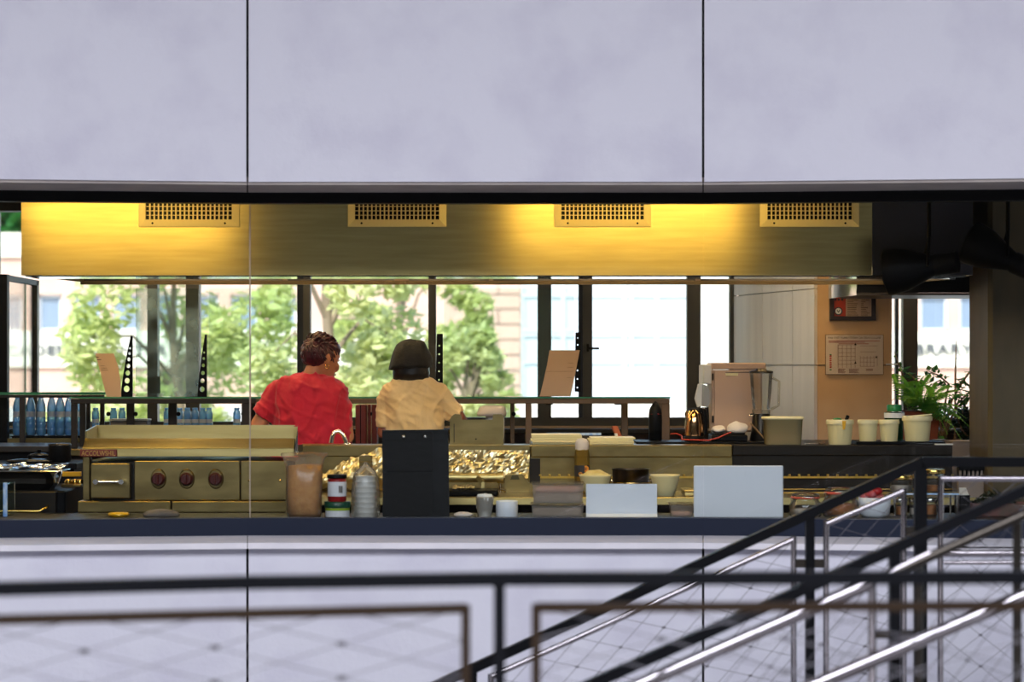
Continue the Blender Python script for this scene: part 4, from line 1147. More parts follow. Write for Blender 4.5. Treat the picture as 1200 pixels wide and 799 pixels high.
clearbox('food_box', 'cloudy plastic food box holding dark food, lower of the stacked pair', 622.5, 684.5, ZF, zmid, YI, .14, True, .04, 'darkfood', 'stacked food boxes')
b2 = clearbox('food_box', 'clear plastic food box with pinkish slices, on top of the other food box', 623.5, 684.5, zmid + .0005, Z(565.5, YI), YI, .14, True, .045, 'darkfood', 'stacked food boxes')
MB().bbox(X(627, YI), X(681, YI), YI + .012, YI + .125, zmid + .048, zmid + .075, .01).put('slices', 'meat', b2)
clearbox('food_box', 'shallow cloudy plastic box between the two white cards', 785.5, 813, ZF, Z(590, YI), YI + .02, .12, True, .02, 'meat')

def whitecard(label, px0, px1, py0, Y, crease=None):
    x0, x1 = X(px0, Y), X(px1, Y); zt = Z(py0, Y)
    t = thing('white_card', label, 'card', ((x0 + x1) / 2, Y, ZF))
    if crease:
        zc = Z(crease, Y)
        MB().hexa([(x0, Y - .05, ZF), (x1, Y - .05, ZF), (x1, Y - .047, ZF), (x0, Y - .047, ZF)], [(x0, Y, zc - .003), (x1, Y, zc - .003), (x1, Y + .003, zc - .003), (x0, Y + .003, zc - .003)]).put('foot_fold', 'paperwhite', t)
        MB().box(x0, x1, Y + .003, Y + .006, ZF, zt).put('sheet', 'paperwhite', t)
        MB().box(x0 + .004, x1 - .001, Y - .001, Y + .0029, zc + .003, zt).put('front_sheet', 'paperwhite', t)
    else:
        MB().bbox(x0, x1, Y, Y + .012, ZF, zt, .005).put('sheet', 'paperwhite', t)
        MB().box((x0 + x1) / 2 - .05, (x0 + x1) / 2 + .05, Y + .012, Y + .06, ZF, ZF + .06).put('support', 'clear', t)
whitecard('small folded white card with a crease along its foot, before the bowls', 687, 770, 567, 10.58, 601)
whitecard('large plain white card standing behind the window, right of the small white card', 813, 918, 545.5, 10.58)

def clipjar(px, w_, py0, label, fillmat, fillh, Y=YI + .02):
    c = (X(px, Y), Y, ZF); r = LN(w_ / 2, Y); h = Z(py0, Y) - ZF
    t = thing('clip_jar', label, 'jar', c, 'clip top glass jars')
    MB().lathe([(r * .9, 0), (r, .008), (r, h * .52), (r * .8, h * .70), (r * .8, h * .76)], c, 24).put('body', 'jarglass', t)
    MB().lathe([(r * .86, h * .765), (r * .9, h * .785), (r * .9, h * .83), (r * .86, h * .85)], c, 24).put('rubber_ring', 'redlid', t)
    MB().lathe([(r * .86, h * .852), (r * .85, h * .93), (r * .6, h), (.0, h)], c, 24).put('glass_lid', 'jarglass', t)
    b = MB(); b.tube([(c[0] - r * .9, Y - r * .2, h * .62 + ZF), (c[0] - r * .93, Y - r * .3, h * .8 + ZF), (c[0] - r * .2, Y - r * .9, h * .86 + ZF), (c[0] + r * .5, Y - r * .8, h * .80 + ZF)], .0022, 6)
    b.put('wire_clip', 'chrome', t)
    MB().lathe([(r * .86, .01), (r * .93, .016), (r * .93, h * fillh), (r * .5, h * (fillh + .04))], c, 20).put('contents', fillmat, t)
clipjar(944, 38, 577.5, 'short clip top glass jar with a red rubber ring, right of the large white card', 'cloth', .30)
clipjar(985, 42, 570.5, 'taller clip top glass jar of orange spice with a red rubber ring', 'spice', .42)
t = thing('sweet_bowl', 'white rounded bowl heaped with pink and red food, right of the clip jars', 'bowl', (X(1026, YI), YI, ZF))
c = (X(1026, YI), YI + .03, ZF); hb_ = Z(583, YI) - ZF
MB().lathe([(.05, 0), (.066, .012), (.070, hb_ * .6), (.071, hb_), (.068, hb_), (.064, hb_ * .8)], c, 26, caps=False).put('body', 'paperwhite', t)
MB().lathe([(.05, .002), (.05, .004)], c, 26).put('foot', 'paperwhite', t)
for k in range(7):
    a = k * 1.1; MB().ball((c[0] - .012 + math.cos(a) * .028, c[1] + math.sin(a) * .028, ZF + hb_ + .003 + .012 * (k % 3)), .026, .022, .018, 10, 7).put('sweet', 'red' if k in (1, 5) else 'pink', t)

def canister(px, w_, py0, py1, label, Y, lidm='gold', z0=None, fill=None):
    z0 = ZF if z0 is None else z0
    c = (X(px, Y), Y, z0); r = LN(w_ / 2, Y); h = Z(py0, Y) - z0
    t = thing('glass_canister', label, 'canister', c, 'glass canisters behind the railing')
    MB().lathe([(r * .95, 0), (r, .004), (r, h - .02)], c, 20).put('body', 'jarglass', t)
    MB().lathe([(r + .002, h - .0195), (r + .003, h - .015), (r + .003, h - .003), (r, h)], c, 20).put('lid', lidm, t)
    MB().lathe([(r * .9, .005), (r * .9, h * (fill or .4))], c, 16).put('contents', 'spice' if fill else 'cloth', t)
z2 = Z(577, 10.74)
rk2 = thing('glass_rack', 'two tier rack with a pale glass shelf, holding canisters at the right', 'rack', (X(1090, 10.74), 10.74, ZF))
MB().box(X(1047, 10.68), X(1124, 10.68), 10.68, 10.86, z2 - .007, z2).put('glass_shelf', 'glassgreen', rk2)
MB().box(X(1047, 10.68), X(1124, 10.68), 10.676, 10.6798, z2 - .007, z2).put('shelf_edge', 'labelblue', rk2)
for q in (1048, 1121):
    for y_ in (10.682, 10.85): MB().tube([(X(q, 10.7), y_, ZF), (X(q, 10.7), y_, z2 - .0075)], .005, 8).put('leg', 'chrome', rk2)
canister(1056, 26, 556.5, 577, 'glass canister with a gold lid on the upper rack shelf, left one', 10.77, z0=z2 + .0005)
canister(1094, 26, 549.5, 577, 'taller glass canister with a gold lid on the upper rack shelf, right one', 10.77, z0=z2 + .0005, fill=.3)
canister(1055, 16, 583, 606, 'glass canister under the rack shelf, left one', 10.76, 'chrome', fill=.5)
canister(1073, 16, 583, 606, 'glass canister under the rack shelf, middle one', 10.76, 'chrome')
canister(1090, 16, 583, 606, 'glass canister under the rack shelf, right one beside the black box', 10.76, 'chrome', fill=.6)
t = thing('black_box', 'black box with a white flap at the right end of the glass rack', 'box', (X(1130, 10.72), 10.72, ZF))
MB().bbox(X(1124.5, 10.72), X(1137, 10.72), 10.72, 10.85, ZF, Z(580, 10.72), .003).put('body', 'black', t)
MB().hexa([(X(1124, 10.72), 10.715, Z(580, 10.72)), (X(1135, 10.72), 10.715, Z(580, 10.72)), (X(1132, 10.8), 10.8, Z(572, 10.8)), (X(1124, 10.8), 10.8, Z(572, 10.8))],
          [(X(1124, 10.72), 10.715, Z(580, 10.72) + .003), (X(1135, 10.72), 10.715, Z(580, 10.72) + .003), (X(1132, 10.8), 10.8, Z(572, 10.8) + .003), (X(1124, 10.8), 10.8, Z(572, 10.8) + .003)]).put('flap', 'white', t)
t = thing('herb_tray', 'tray of dark green herbs with a reddish foot at the right end of the window', 'tray', (X(1168, 10.72), 10.72, ZF))
MB().bbox(X(1139, 10.7), X(1225, 10.7), 10.66, 10.86, ZF, Z(590, 10.7), .004).put('foot_tray', mk('reddish_tray', (120, 66, 64), .6, col2=(90, 72, 60), scale=12), t)
lm = MB(); rnd = random.Random(21)
for k in range(900):
    a = rnd.uniform(0, 6.283); q = math.sqrt(rnd.random())
    p = Vector((X(1166, 10.72) + math.cos(a) * q * .10, 10.76 + math.sin(a) * q * .08, Z(590, 10.7) + rnd.random() * .07 * (1.05 - q)))
    d = Vector((rnd.gauss(0, 1), rnd.gauss(0, 1), rnd.gauss(.3, .6))).normalized() * .012; b = d.cross(Vector((0, 0, 1))).normalized() * .005
    lm.add([p - d, p + b, p + d, p - b], [(0, 1, 2, 3)])
lm.put('herb_leaves', 'herb', t, kind='stuff')

# back guard with slots behind the right end
t = thing('vent_rail', 'low slotted dark panel between the dark counter and the olive pillar', 'vent', (X(1140, 11.6), 11.6, 0))
MB().box(X(1124, 11.6), X(1158, 11.6), 11.62, 11.66, 0, Z(561.5, 11.6)).put('lower_panel', 'sillwall', t)
MB().box(X(1124, 11.6), X(1158, 11.6), 11.63, 11.66, Z(561.4, 11.6), Z(551, 11.6)).put('slot_back', 'black', t)
MB().box(X(1124, 11.6), X(1158, 11.6), 11.60, 11.66, Z(551, 11.6), Z(536, 11.6)).put('cap', 'black', t)
for k in range(7):
    xx = X(1125 + k * 5, 11.6); MB().box(xx, xx + .009, 11.612, 11.63, Z(561.4, 11.6), Z(551, 11.6)).put('slat', 'sillwall', t)

# ================================================================== ON THE COOKING LINE
YF_ = YL - .03
foil_off = lambda u, v: Vector((0, -.02 * math.sin(v * 3.1), .0))
ft = thing('foil_sheet', 'large crumpled foil sheet hung over the counter front under the steel rack', 'foil', (X(572, YL), YL, Z(559, YL)))
foilgrid(P(526, 559, YL - .05), P(619, 561, YL - .05), P(526, 527, YL - .02), P(621, 528, YL - .02), 40, 14, .020, 8).put('sheet', 'foil', ft)
ft2 = thing('foil_heap', 'crumpled foil sheet curling up the counter front behind the red jar', 'foil', (X(420, YL), YL, Z(590, YL - .2)))
foilgrid(P(362, 574, YL - .12), P(449, 574, YL - .12), P(362, 556, YL - .05), P(449, 527, YL - .05), 32, 17, .035, 17, lambda u, v: Vector((0, -.05 * math.sin(v * 3.1), -.07 * v * max(0, .55 - u) * 1.2))).put('sheet', 'foil', ft2)
sl2 = thing('steel_tin', 'small square steel tin in the foil left of the black board', 'tin', (X(426, YL), YL - .12, Z(548, YL - .12)))
yy_ = YL - .23
MB().bbox(X(421, yy_), X(436, yy_), yy_, yy_ + .06, Z(548, yy_), Z(534, yy_), .003).put('body', 'steel2', sl2)
MB().bbox(X(420.5, yy_), X(436.5, yy_), yy_ - .003, yy_ + .063, Z(541.5, yy_), Z(540.5, yy_), .001).put('rim', 'gold', sl2)
# gas pipe with valves
YPp = YL - .22
gp = thing('gas_pipe', 'horizontal brass coloured pipe with valve under the foil sheet', 'pipe', (X(520, YPp), YPp, zs))
zz = Z(559.5, YPp)
MB().tube([(X(450, YPp), YPp, zz), (X(584, YPp), YPp, zz)], .022, 16).put('pipe', 'steel', gp)
MB().tube([(X(583, YPp), YPp, zz), (X(590, YPp), YPp, zz)], .029, 16).put('end_nut', 'steel', gp)
br = MB(); br.bar(P(559, 559, YPp - .03), P(566, 565, YPp - .04), .014, .02); br.bar(P(566, 564.5, YPp - .04), P(565, 578, YPp - .04), .014, .02); br.put('bracket', 'steel', gp)
MB().tube([P(586, 564, YPp), (X(586, YPp), YPp, zs + .001)], .007, 8).put('riser', 'chrome', gp)
MB().tube([P(586, 573, YPp - .01), P(593, 575, YPp - .02)], .006, 8).put('tap', 'chrome', gp)
t = thing('steel_wedge', 'bent steel plate with a dark triangular slot at the end of the pipe', 'plate', (X(605, YPp), YPp, zs))
MB().prism([(X(591, YPp), zs + .001), (X(620, YPp), zs + .001), (X(620, YPp), Z(566, YPp)), (X(612, YPp), Z(556, YPp)), (X(592, YPp), Z(557, YPp))], 'y', YPp + .02, YPp + .06).put('sheet', 'steel2', t)
MB().prism([(X(598, YPp), Z(562, YPp)), (X(609, YPp), Z(562, YPp)), (X(607, YPp), Z(557, YPp)), (X(600, YPp), Z(557, YPp))], 'y', YPp + .017, YPp + .0195).put('slot', mk('olive_dark', (66, 60, 14), .5), t)
t = thing('dark_pan', 'long dark pan with foil scraps lying under the brass pipe', 'pan', (X(550, 11.3), 11.35, zs))
MB().bbox(X(452, 11.25), X(584, 11.25), 11.25, YPp - .06, zs + .0005, zs + .028, .008).put('body', 'black', t)
foilgrid((X(530, 11.3), 11.28, zs + .029), (X(556, 11.3), 11.28, zs + .029), (X(530, 11.3), 11.42, zs + .033), (X(556, 11.3), 11.42, zs + .033), 18, 10, .02, 5).put('foil_scraps', 'foil', t)

# oil bottle, bowls, pot
Yb = 11.55
def at_shelf(px, Y): return (X(px, Y), Y, zs)
c = at_shelf(682, Yb); hb_ = Z(513, Yb) - zs
t = thing('oil_bottle', 'clear oil bottle with a sunflower label and a film covered top', 'bottle', c)
MB().lathe([(.032, 0), (.036, .006), (.036, hb_ * .62), (.035, hb_ * .72), (.030, hb_ * .82)], c, 20).put('body', 'oil', t)
MB().lathe([(.031, hb_ * .78), (.0335, hb_ * .83), (.033, hb_ * .92), (.022, hb_ * .98), (.0, hb_)], c, 18).move(lambda v: v + Vector((.003 * noise.noise(v * 60), .003 * noise.noise(v * 63), 0))).put('film_cap', 'cloth', t)
lb2 = MB(); zl0, zl1 = Z(558, Yb), Z(545, Yb)
pts = []
for k in range(13):
    a = math.pi * (1.0 + k / 12); pts.append((c[0] + math.cos(a) * .0368, c[1] + math.sin(a) * .0368))
for k in range(12):
    p, q = pts[k], pts[k + 1]; lb2.quad((p[0], p[1], zl0), (q[0], q[1], zl0), (q[0], q[1], zl1), (p[0], p[1], zl1))
lb2.put('label', mk('dark_label', (44, 42, 46), .5), t)
def flower(px, py, r):
    cc = Vector((X(px, Yb), 0, Z(py, Yb))); dx = cc.x - c[0]; cc.y = c[1] - math.sqrt(max(1e-6, .0368 ** 2 - dx * dx)) - .0012
    f = MB()
    for k in range(10):
        a = k * .628; f.ball(cc + Vector((math.cos(a) * r * .7, .0, math.sin(a) * r * .7)), r * .36, .0008, r * .3, 6, 4)
    f.put('sunflower', 'orange', t); MB().ball(cc + Vector((0, -.001, 0)), r * .4, .0008, r * .4, 8, 5).put('flower_heart', 'spice', t)
flower(686, 549, .016); flower(680, 555, .010)
def bowl(px, w_, py0, label, mat, fill=None, Y=11.35, loops=False):
    c = at_shelf(px, Y); r = LN(w_ / 2, Y); h = Z(py0, Y) - zs
    t = thing('bowl', label, 'bowl', c)
    MB().lathe([(r * .55, 0), (r * .6, .004), (r * .82, h * .45), (r * .96, h * .9), (r, h), (r * .96, h), (r * .9, h * .85), (r * .5, .01), (0, .01)], c, 28).put('body', mat, t)
    if fill: MB().lathe([(r * .88, h * .82), (r * .8, h * 1.02), (r * .45, h * 1.16), (0, h * 1.22)], c, 24).move(lambda v: v + Vector((0, 0, .012 * noise.noise(v * 30)))).put('contents', fill, t)
    return t
bowl(697.5, 38, 556, 'cream bowl heaped with pale yellow mash beside the oil bottle', 'cream', 'cakefill')
bowl(779.5, 35, 556, 'cream bowl with flaring sides, right of the steel pot', 'cream', None, 11.30)
Yp_ = 11.53
c = at_shelf(739, Yp_); r = LN(22, Yp_); h = Z(549, Yp_) - zs
t = thing('steel_pot', 'round steel pot with side handles between the two cream bowls', 'pot', c)
MB().lathe([(r * .94, 0), (r * .97, .005), (r * .97, h * .96), (r * 1.06, h), (r * .94, h), (r * .93, .01), (0, .01)], c, 30).put('body', 'darksteel', t)
MB().lathe([(r * .975, h * .42), (r * .985, h * .44), (r * .975, h * .46)], c, 30, caps=False).put('rib', 'gold', t)
for s in (-1, 1):
    MB().tube([(c[0] + s * r * .97, c[1] - .03, c[2] + h * .5), (c[0] + s * r * 1.2, c[1] - .03, c[2] + h * .46), (c[0] + s * r * 1.2, c[1] + .03, c[2] + h * .46), (c[0] + s * r * .97, c[1] + .03, c[2] + h * .5)], .005, 8).put('handle', 'chrome', t)
for px, nm in ((797, 'flat pale steel tray right of the flaring bowl'),):
    t = thing('shelf_tray', nm, 'tray', at_shelf(px, 11.35))
    MB().bbox(X(801, 11.3), X(818, 11.3), 11.25, 11.45, zs + .0005, zs + .022, .004).put('base', 'steel', t)
    MB().bbox(X(800, 11.3), X(819, 11.3), 11.24, 11.46, zs + .0225, zs + .03, .003).put('rim', 'steel', t)

# chrome tap
t = thing('sink_tap', 'chrome gooseneck tap on the counter ledge beside the person in red', 'tap', (X(405, YL + .05), YL + .05, zw))
tp = YL + .08
MB().tube([P(406.5, 521.5, tp), P(405, 516, tp), P(402, 509, tp), P(397.5, 505.2, tp), P(392.5, 506, tp), P(389.5, 511, tp), P(388, 519, tp)], [.012, .011, .010, .010, .010, .011, .012], 12).put('spout', 'chrome', t)
MB().lathe([(.02, 0), (.02, .006), (.013, .01)], (X(406.5, tp), tp, zw), 14).put('base', 'chrome', t)

# steel notched rack
YR = 11.87
t = thing('steel_rack', 'steel plate rack with a notched top beside the capped person', 'rack', (X(558, YR), YR, zw))
def poly(pts, Y): return [(X(a, Y), Z(b, Y)) for a, b in pts]
zbm = zw
outl = [(527.5, None), (590, None), (590, 488), (588, 485.5), (578, 485.5), (577, 492), (541, 492), (540, 486), (533, 485.2), (530, 487), (527.5, 491)]
for yy, nm in ((YR - .05, 'front_plate'), (YR + .05, 'back_plate')):
    MB().prism([(X(a, YR), zw if b is None else Z(b, YR)) for a, b in outl], 'y', yy, yy + .004).put(nm, 'steel2', t)
for a in (528, 588.5): MB().box(X(a, YR), X(a, YR) + .005, YR - .046, YR + .05, zw, Z(500, YR)).put('side_plate', 'steel2', t)
MB().box(X(532, YR), X(532.8, YR), YR - .0515, YR - .0501, zw + .01, Z(496, YR)).put('seam', 'darksteel', t)
MB().ball((X(558, YR), YR - .051, Z(514, YR)), .004, .003, .004, 8, 5).put('rivet', 'black', t)
Yw = 12.72
t = thing('white_container', 'white rounded plastic container on the rear worktop behind the steel rack', 'container', (X(576, Yw), Yw, .9305))
MB().rings([(Vector((X(580, Yw), Yw + .08, z)), LN(11, Yw), .07) for z in (.9305, Z(488, Yw))], 24, 4).put('body', 'whitebin' if 'whitebin' in M else 'white', t)
MB().rings([(Vector((X(576, Yw), Yw + .08, Z(488, Yw) + .0005)), LN(17, Yw), .09), (Vector((X(576, Yw), Yw + .08, Z(484, Yw))), LN(17.5, Yw), .095), (Vector((X(577, Yw), Yw + .08, Z(477, Yw))), LN(15, Yw), .085), (Vector((X(577, Yw), Yw + .08, Z(475.5, Yw))), LN(11, Yw), .07)], 24, 3.2).put('lid', 'cloth', t)
# red-brown cabinet with rods between the people
Yc = 12.80
t = thing('rod_cabinet', 'narrow red brown cabinet with two steel rods between the two people', 'cabinet', (X(428, Yc), Yc, .9305))
x0, x1 = X(416.5, Yc), X(441, Yc)
MB().bbox(x0, x1, Yc + .06, Yc + .2, .9325, Z(474, Yc), .004).put('back', 'woodred', t)
MB().bbox(x0, X(429, Yc), Yc - .0, Yc + .059, .936, Z(474.5, Yc), .004).put('door', 'woodred', t)
MB().box(X(422, Yc), X(423, Yc), Yc - .002, Yc - .0002, .936, Z(474.5, Yc)).put('door_gap', 'black', t)
for q in (430, 434.7): MB().tube([(X(q, Yc), Yc + .02, .9358), (X(q, Yc), Yc + .02, Z(474, Yc))], .0045, 8).put('rod', 'chrome', t)
MB().bbox(X(434, Yc), X(435.8, Yc), Yc + .008, Yc + .03, Z(487, Yc), Z(483, Yc), .002).put('rod_clip', 'black', t)
MB().bbox(X(425, Yc), X(443.5, Yc), Yc - .01, Yc + .058, .9323, .9355, .001).put('foot_plate', 'black', t)

# cream paper stacks on the worktop
Yk = 11.85
for nm, a, b, py0, n in (('thick stack of cream paper sheets on the worktop above the food boxes', 622.5, 684, 509.5, 6), ('lower stack of cream paper sheets on the worktop above the steel pot', 690.5, 745, 513, 4)):
    t = thing('paper_stack', nm, 'paper', (X((a + b) / 2, Yk), Yk, zw))
    zt = Z(py0, Yk); rnd = random.Random(n)
    for k in range(n):
        z0 = zw + .0005 + (zt - zw) * k / n; o = rnd.uniform(-.006, .006)
        MB().bbox(X(a, Yk) + o + .004, X(b, Yk) + o - .006, Yk + rnd.uniform(0, .012), Yk + .3, z0, z0 + (zt - zw) / n - .0006, .002).put('sheet_bundle', 'cream', t)
t = thing('dark_tray', 'dark flat tray with a pale front edge behind the thick paper stack', 'tray', (X(690, 12.3), 12.3, zw))
MB().bbox(X(640, 12.3), X(704, 12.3), 12.25, 12.45, zw + .002, Z(509.5, 12.3), .003).put('base', 'darksteel', t)
MB().bbox(X(640, 12.25), X(704.5, 12.25), 12.245, 12.249, Z(510, 12.25), Z(507, 12.25), .001).put('rim', 'labelblue', t)
t = thing('wooden_scoop', 'small brown wooden scoop leaning up behind the lower paper stack', 'scoop', (X(722, 12.2), 12.2, zw))
MB().bar(P(726, 513, 12.25) , P(720, 500, 12.3), .03, .012).put('handle', 'terracotta', t)
MB().bar((X(724, 12.24), 12.22, zw + .001), P(721.5, 508, 12.24), .016, .006).put('blade', 'white', t)

# black tray, fire extinguisher like flask, kettle
t = thing('long_black_mat', 'long thin black mat along the worktop under the kettle', 'mat', (X(820, 11.9), 11.9, zw))
MB().bbox(X(746, 11.9), X(897, 11.9), 11.93, 12.27, zw + .0003, zw + .010, .003).put('sheet', 'blackplastic', t)
Yx = 12.18
c = (X(768, Yx), Yx, zw + .0105)
hx_ = Z(472, Yx) - c[2]
t = thing('black_flask', 'black upright flask with red shoulder patches behind the right shelf leg', 'flask', c)
MB().rings([(Vector((c[0], Yx, c[2] + z * hx_)), LN(a, Yx), LN(a, Yx)) for z, a in ((0, 7.2), (.02, 7.8), (.5, 8), (.72, 7.8), (.85, 6.8), (.95, 4.2), (1.0, 2.4))], 24, 2.2).put('body', 'blackplastic', t)
for a0 in (3.4, 5.0):
    f = MB(); rr = lambda z: LN(8.05 - max(0, (z - .7)) * 9.0, Yx)
    for k in range(5):
        a = a0 + k * .17; b = a + .17
        for z0, z1 in ((.70, .78), (.78, .86)):
            f.quad(*[(c[0] + math.cos(q) * rr(z), Yx + math.sin(q) * rr(z), c[2] + z * hx_) for q, z in ((a, z0), (b, z0), (b, z1), (a, z1))])
    f.put('red_patch', 'red', t)
MB().tube([P(765, 474, Yx), P(768, 470.5, Yx), P(771.5, 474, Yx)], .004, 6).put('handle', 'black', t)

Yt = 12.02
c = (X(813.5, Yt), Yt, zw + .0105); hk_ = Z(478, Yt) - c[2]
t = thing('electric_kettle', 'copper toned steel kettle with a black handle and black base', 'kettle', c)
r0 = LN(12.2, Yt)
MB().lathe([(r0 * .9, 0), (r0, .003), (r0, .022), (r0 * .92, .026)], c, 26).put('base', 'black', t)
MB().lathe([(r0 * .92, .027), (r0 * .93, .04), (r0 * .88, hk_ * .55), (r0 * .74, hk_ * .82), (r0 * .55, hk_ * .93)], c, 30).put('body', 'copper', t)
MB().lathe([(r0 * .56, hk_ * .932), (r0 * .48, hk_ * .97), (r0 * .15, hk_), (.0, hk_)], c, 22).put('lid', 'black', t)
hn = MB(); hn.tube([(c[0] + r0 * .35, Yt, c[2] + hk_ * .95), (c[0] + r0 * .9, Yt, c[2] + hk_ * .92), (c[0] + r0 * 1.1, Yt, c[2] + hk_ * .6), (c[0] + r0 * .98, Yt, c[2] + hk_ * .2)], [(.012, .012), (.014, .014), (.013, .014), (.010, .012)], 10); hn.put('handle', 'black', t)
sp = MB(); sp.hexa([(c[0] - r0 * .8, Yt - .015, c[2] + hk_ * .68), (c[0] - r0 * .55, Yt - .02, c[2] + hk_ * .9), (c[0] - r0 * .55, Yt + .02, c[2] + hk_ * .9), (c[0] - r0 * .8, Yt + .015, c[2] + hk_ * .68)],
                   [(c[0] - r0 * .92, Yt - .008, c[2] + hk_ * .82), (c[0] - r0 * .75, Yt - .010, c[2] + hk_ * .93), (c[0] - r0 * .75, Yt + .010, c[2] + hk_ * .93), (c[0] - r0 * .92, Yt + .008, c[2] + hk_ * .82)]); sp.put('spout', 'copper', t)
cb = thing('red_cable', 'thin red cable trailing over the black mat by the kettle', 'cable', (X(830, 12.2), 12.2, zw + .011))
MB().tube([P(786, 508.5, 12.4), P(793, 508, 12.38), P(799, 511, 12.34), P(799, 515, 11.95), P(830, 516, 11.945), P(842, 513, 11.945), P(850, 509, 11.94), P(857, 506.5, 11.935)], .004, 6).put('wire', 'cable', cb)

# tan machine with side arm, blender jar
Ym = 12.28
t = thing('tan_appliance', 'large tan box appliance with a recessed door handle beside the white wall', 'appliance', (X(866, Ym), Ym, zw))
zmb = Z(506, Ym)
MB().bbox(X(834, Ym), X(893, Ym), Ym, Ym + .3, zmb, Z(433.3, Ym), .004).put('body', 'tan', t)
MB().bbox(X(834, Ym), X(897.5, Ym), Ym - .006, Ym + .305, Z(433, Ym), Z(425, Ym), .006).put('lid', 'tan', t)
dd = MB().bbox(X(836.5, Ym), X(892, Ym), Ym - .012, Ym - .0005, zmb + .006, Z(434, Ym), .005).put('door', 'tan', t)
MB().bbox(X(850, Ym), X(864.5, Ym), Ym - .016, Ym - .0125, Z(440.3, Ym), Z(437, Ym), .002).put('handle', 'cream', dd)
MB().box(X(850, Ym), X(887, Ym), Ym - .0135, Ym - .0124, Z(436.6, Ym), Z(435.8, Ym)).put('handle_recess', 'ink', dd)
for q in (440.5, 490): MB().tube([P(835.3, q + 5, Ym - .012), P(835.3, q - 3, Ym - .012)], .005, 8).put('hinge', 'darksteel', t)
for q in (838, 888): MB().bbox(X(q, Ym), X(q + 5, Ym), Ym + .02, Ym + .28, zw + .0005 + .0, zmb, .003).put('foot', 'black', t)
MB().bbox(X(822.5, Ym + .1), X(833.5, Ym + .1), Ym + .02, Ym + .28, Z(450, Ym), Z(427, Ym), .006).put('side_cover', 'white', t)
t = thing('wall_dispenser', 'white and grey hand dispenser hung on the left side of the tan appliance', 'dispenser', (X(824, Ym), Ym, Z(480, Ym)))
Yd = Ym - .03
MB().prism([(X(a, Yd), Z(b, Yd)) for a, b in ((815, 467), (819, 450), (823, 449), (822, 475), (818, 477))], 'y', Yd, Yd + .08).put('white_shell', 'white', t)
MB().prism([(X(a, Yd), Z(b, Yd)) for a, b in ((822.3, 476), (823.3, 450), (828, 451.5), (831.5, 457), (832, 473), (829, 477))], 'y', Yd + .005, Yd + .075).put('grey_front', mk('silver_plastic', (170, 164, 156), .3, .5), t)
MB().tube([P(828, 477, Yd + .04), P(829, 502, Yd + .04)], .011, 8).put('hanging_hose', 'darksteel', t)
MB().box(X(822.5, Yd), X(826.5, Yd), Yd + .03, Yd + .05, Z(497, Yd), Z(477.3, Yd)).put('paper_tail', 'cloth', t)
MB().box(X(820, Yd), X(824, Yd), Yd + .03, Yd + .05, Z(449, Yd), Z(428, Yd)).put('hanger', 'white', t)
c = (X(892, 12.10), 12.10, zw + .0105); 
t = thing('blender', 'blender with a tall clear jug before the tan appliance', 'blender', c)
zj0, zj1 = Z(482, 12.08), Z(440, 12.08)
MB().lathe([(.055, 0), (.058, .01), (.05, .05), (.044, zj0 - zw - .022)], c, 18).put('motor_base', 'darksteel', t)
MB().lathe([(.045, zj0 - zw - .021), (.047, zj0 - zw - .001)], c, 18).put('collar', 'clear', t)
MB().lathe([(.042, zj0 - zw), (.052, (zj0 + zj1) / 2 - zw), (.058, zj1 - zw)], c, 20, caps=False).put('jug', 'jarglass', t)
MB().lathe([(.060, zj1 - zw + .0005), (.060, zj1 - zw + .012), (.03, zj1 - zw + .016), (.025, zj1 - zw + .024)], c, 20).put('lid', 'darksteel', t)
MB().tube([(c[0] + .045, 12.08, zj0 - zw + .01 + zw), (c[0] + .085, 12.08, zj0 + .03), (c[0] + .088, 12.08, zj1 - .03), (c[0] + .056, 12.08, zj1 - .012)], .007, 8).put('handle', 'clear', t)
MB().tube([(c[0] - .04, 12.04, zj0 - .012), (c[0] - .065, 12.02, zj0 - .016), (c[0] - .05, 12.02, zj0 - .02)], .006, 8).put('tap', 'chrome', t)
t = thing('black_plate', 'black flat induction plate on the mat holding the white cloths', 'hot plate', (X(860, 11.97), 11.97, zw + .0105))
MB().bbox(X(834, 11.97), X(876, 11.97), 11.96, 12.2, zw + .0105, Z(509.5, 11.97), .005).put('body', 'black', t)
MB().bbox(X(838, 11.97), X(873, 11.97), 11.97, 12.18, Z(509.4, 11.97), Z(507.5, 11.97), .003).put('glass_plate', 'blackplastic', t)
zpl = Z(507.4, 11.97)
for nm, px, w_, h_, sd in (('large bunched white cloth on the black hot plate, right one', 864, 13, .045, 4), ('smaller bunched white cloth on the black hot plate, left one', 841, 8.5, .03, 9)):
    Yq = 12.06; c = Vector((X(px, Yq), Yq, zpl))
    t = thing('white_cloth', nm, 'cloth', c)
    MB().ball(c + Vector((0, 0, h_ * .45)), LN(w_, Yq), .05, h_ * .62, 26, 14).move(lambda v: Vector((v.x + .008 * noise.noise(v * 30), v.y, max(zpl + .0003, v.z + .014 * noise.noise(v * 22 + Vector((sd, 0, 0))))))).put('folded_cloth', 'cloth', t)
t = thing('wooden_stick', 'thin wooden stick leaning on the black hot plate beside the cream tub', 'stick', (X(890, 11.9), 11.9, zw + .0105))
MB().tube([P(896.5, 514.5, 11.93), P(881, 497.5, 12.0)], [.005, .004], 8).put('shaft', 'bronze', t)
MB().tube([P(881.1, 497.6, 12.0), P(879.5, 496, 12.005)], [.005, .003], 8).put('tip', 'bronze', t)

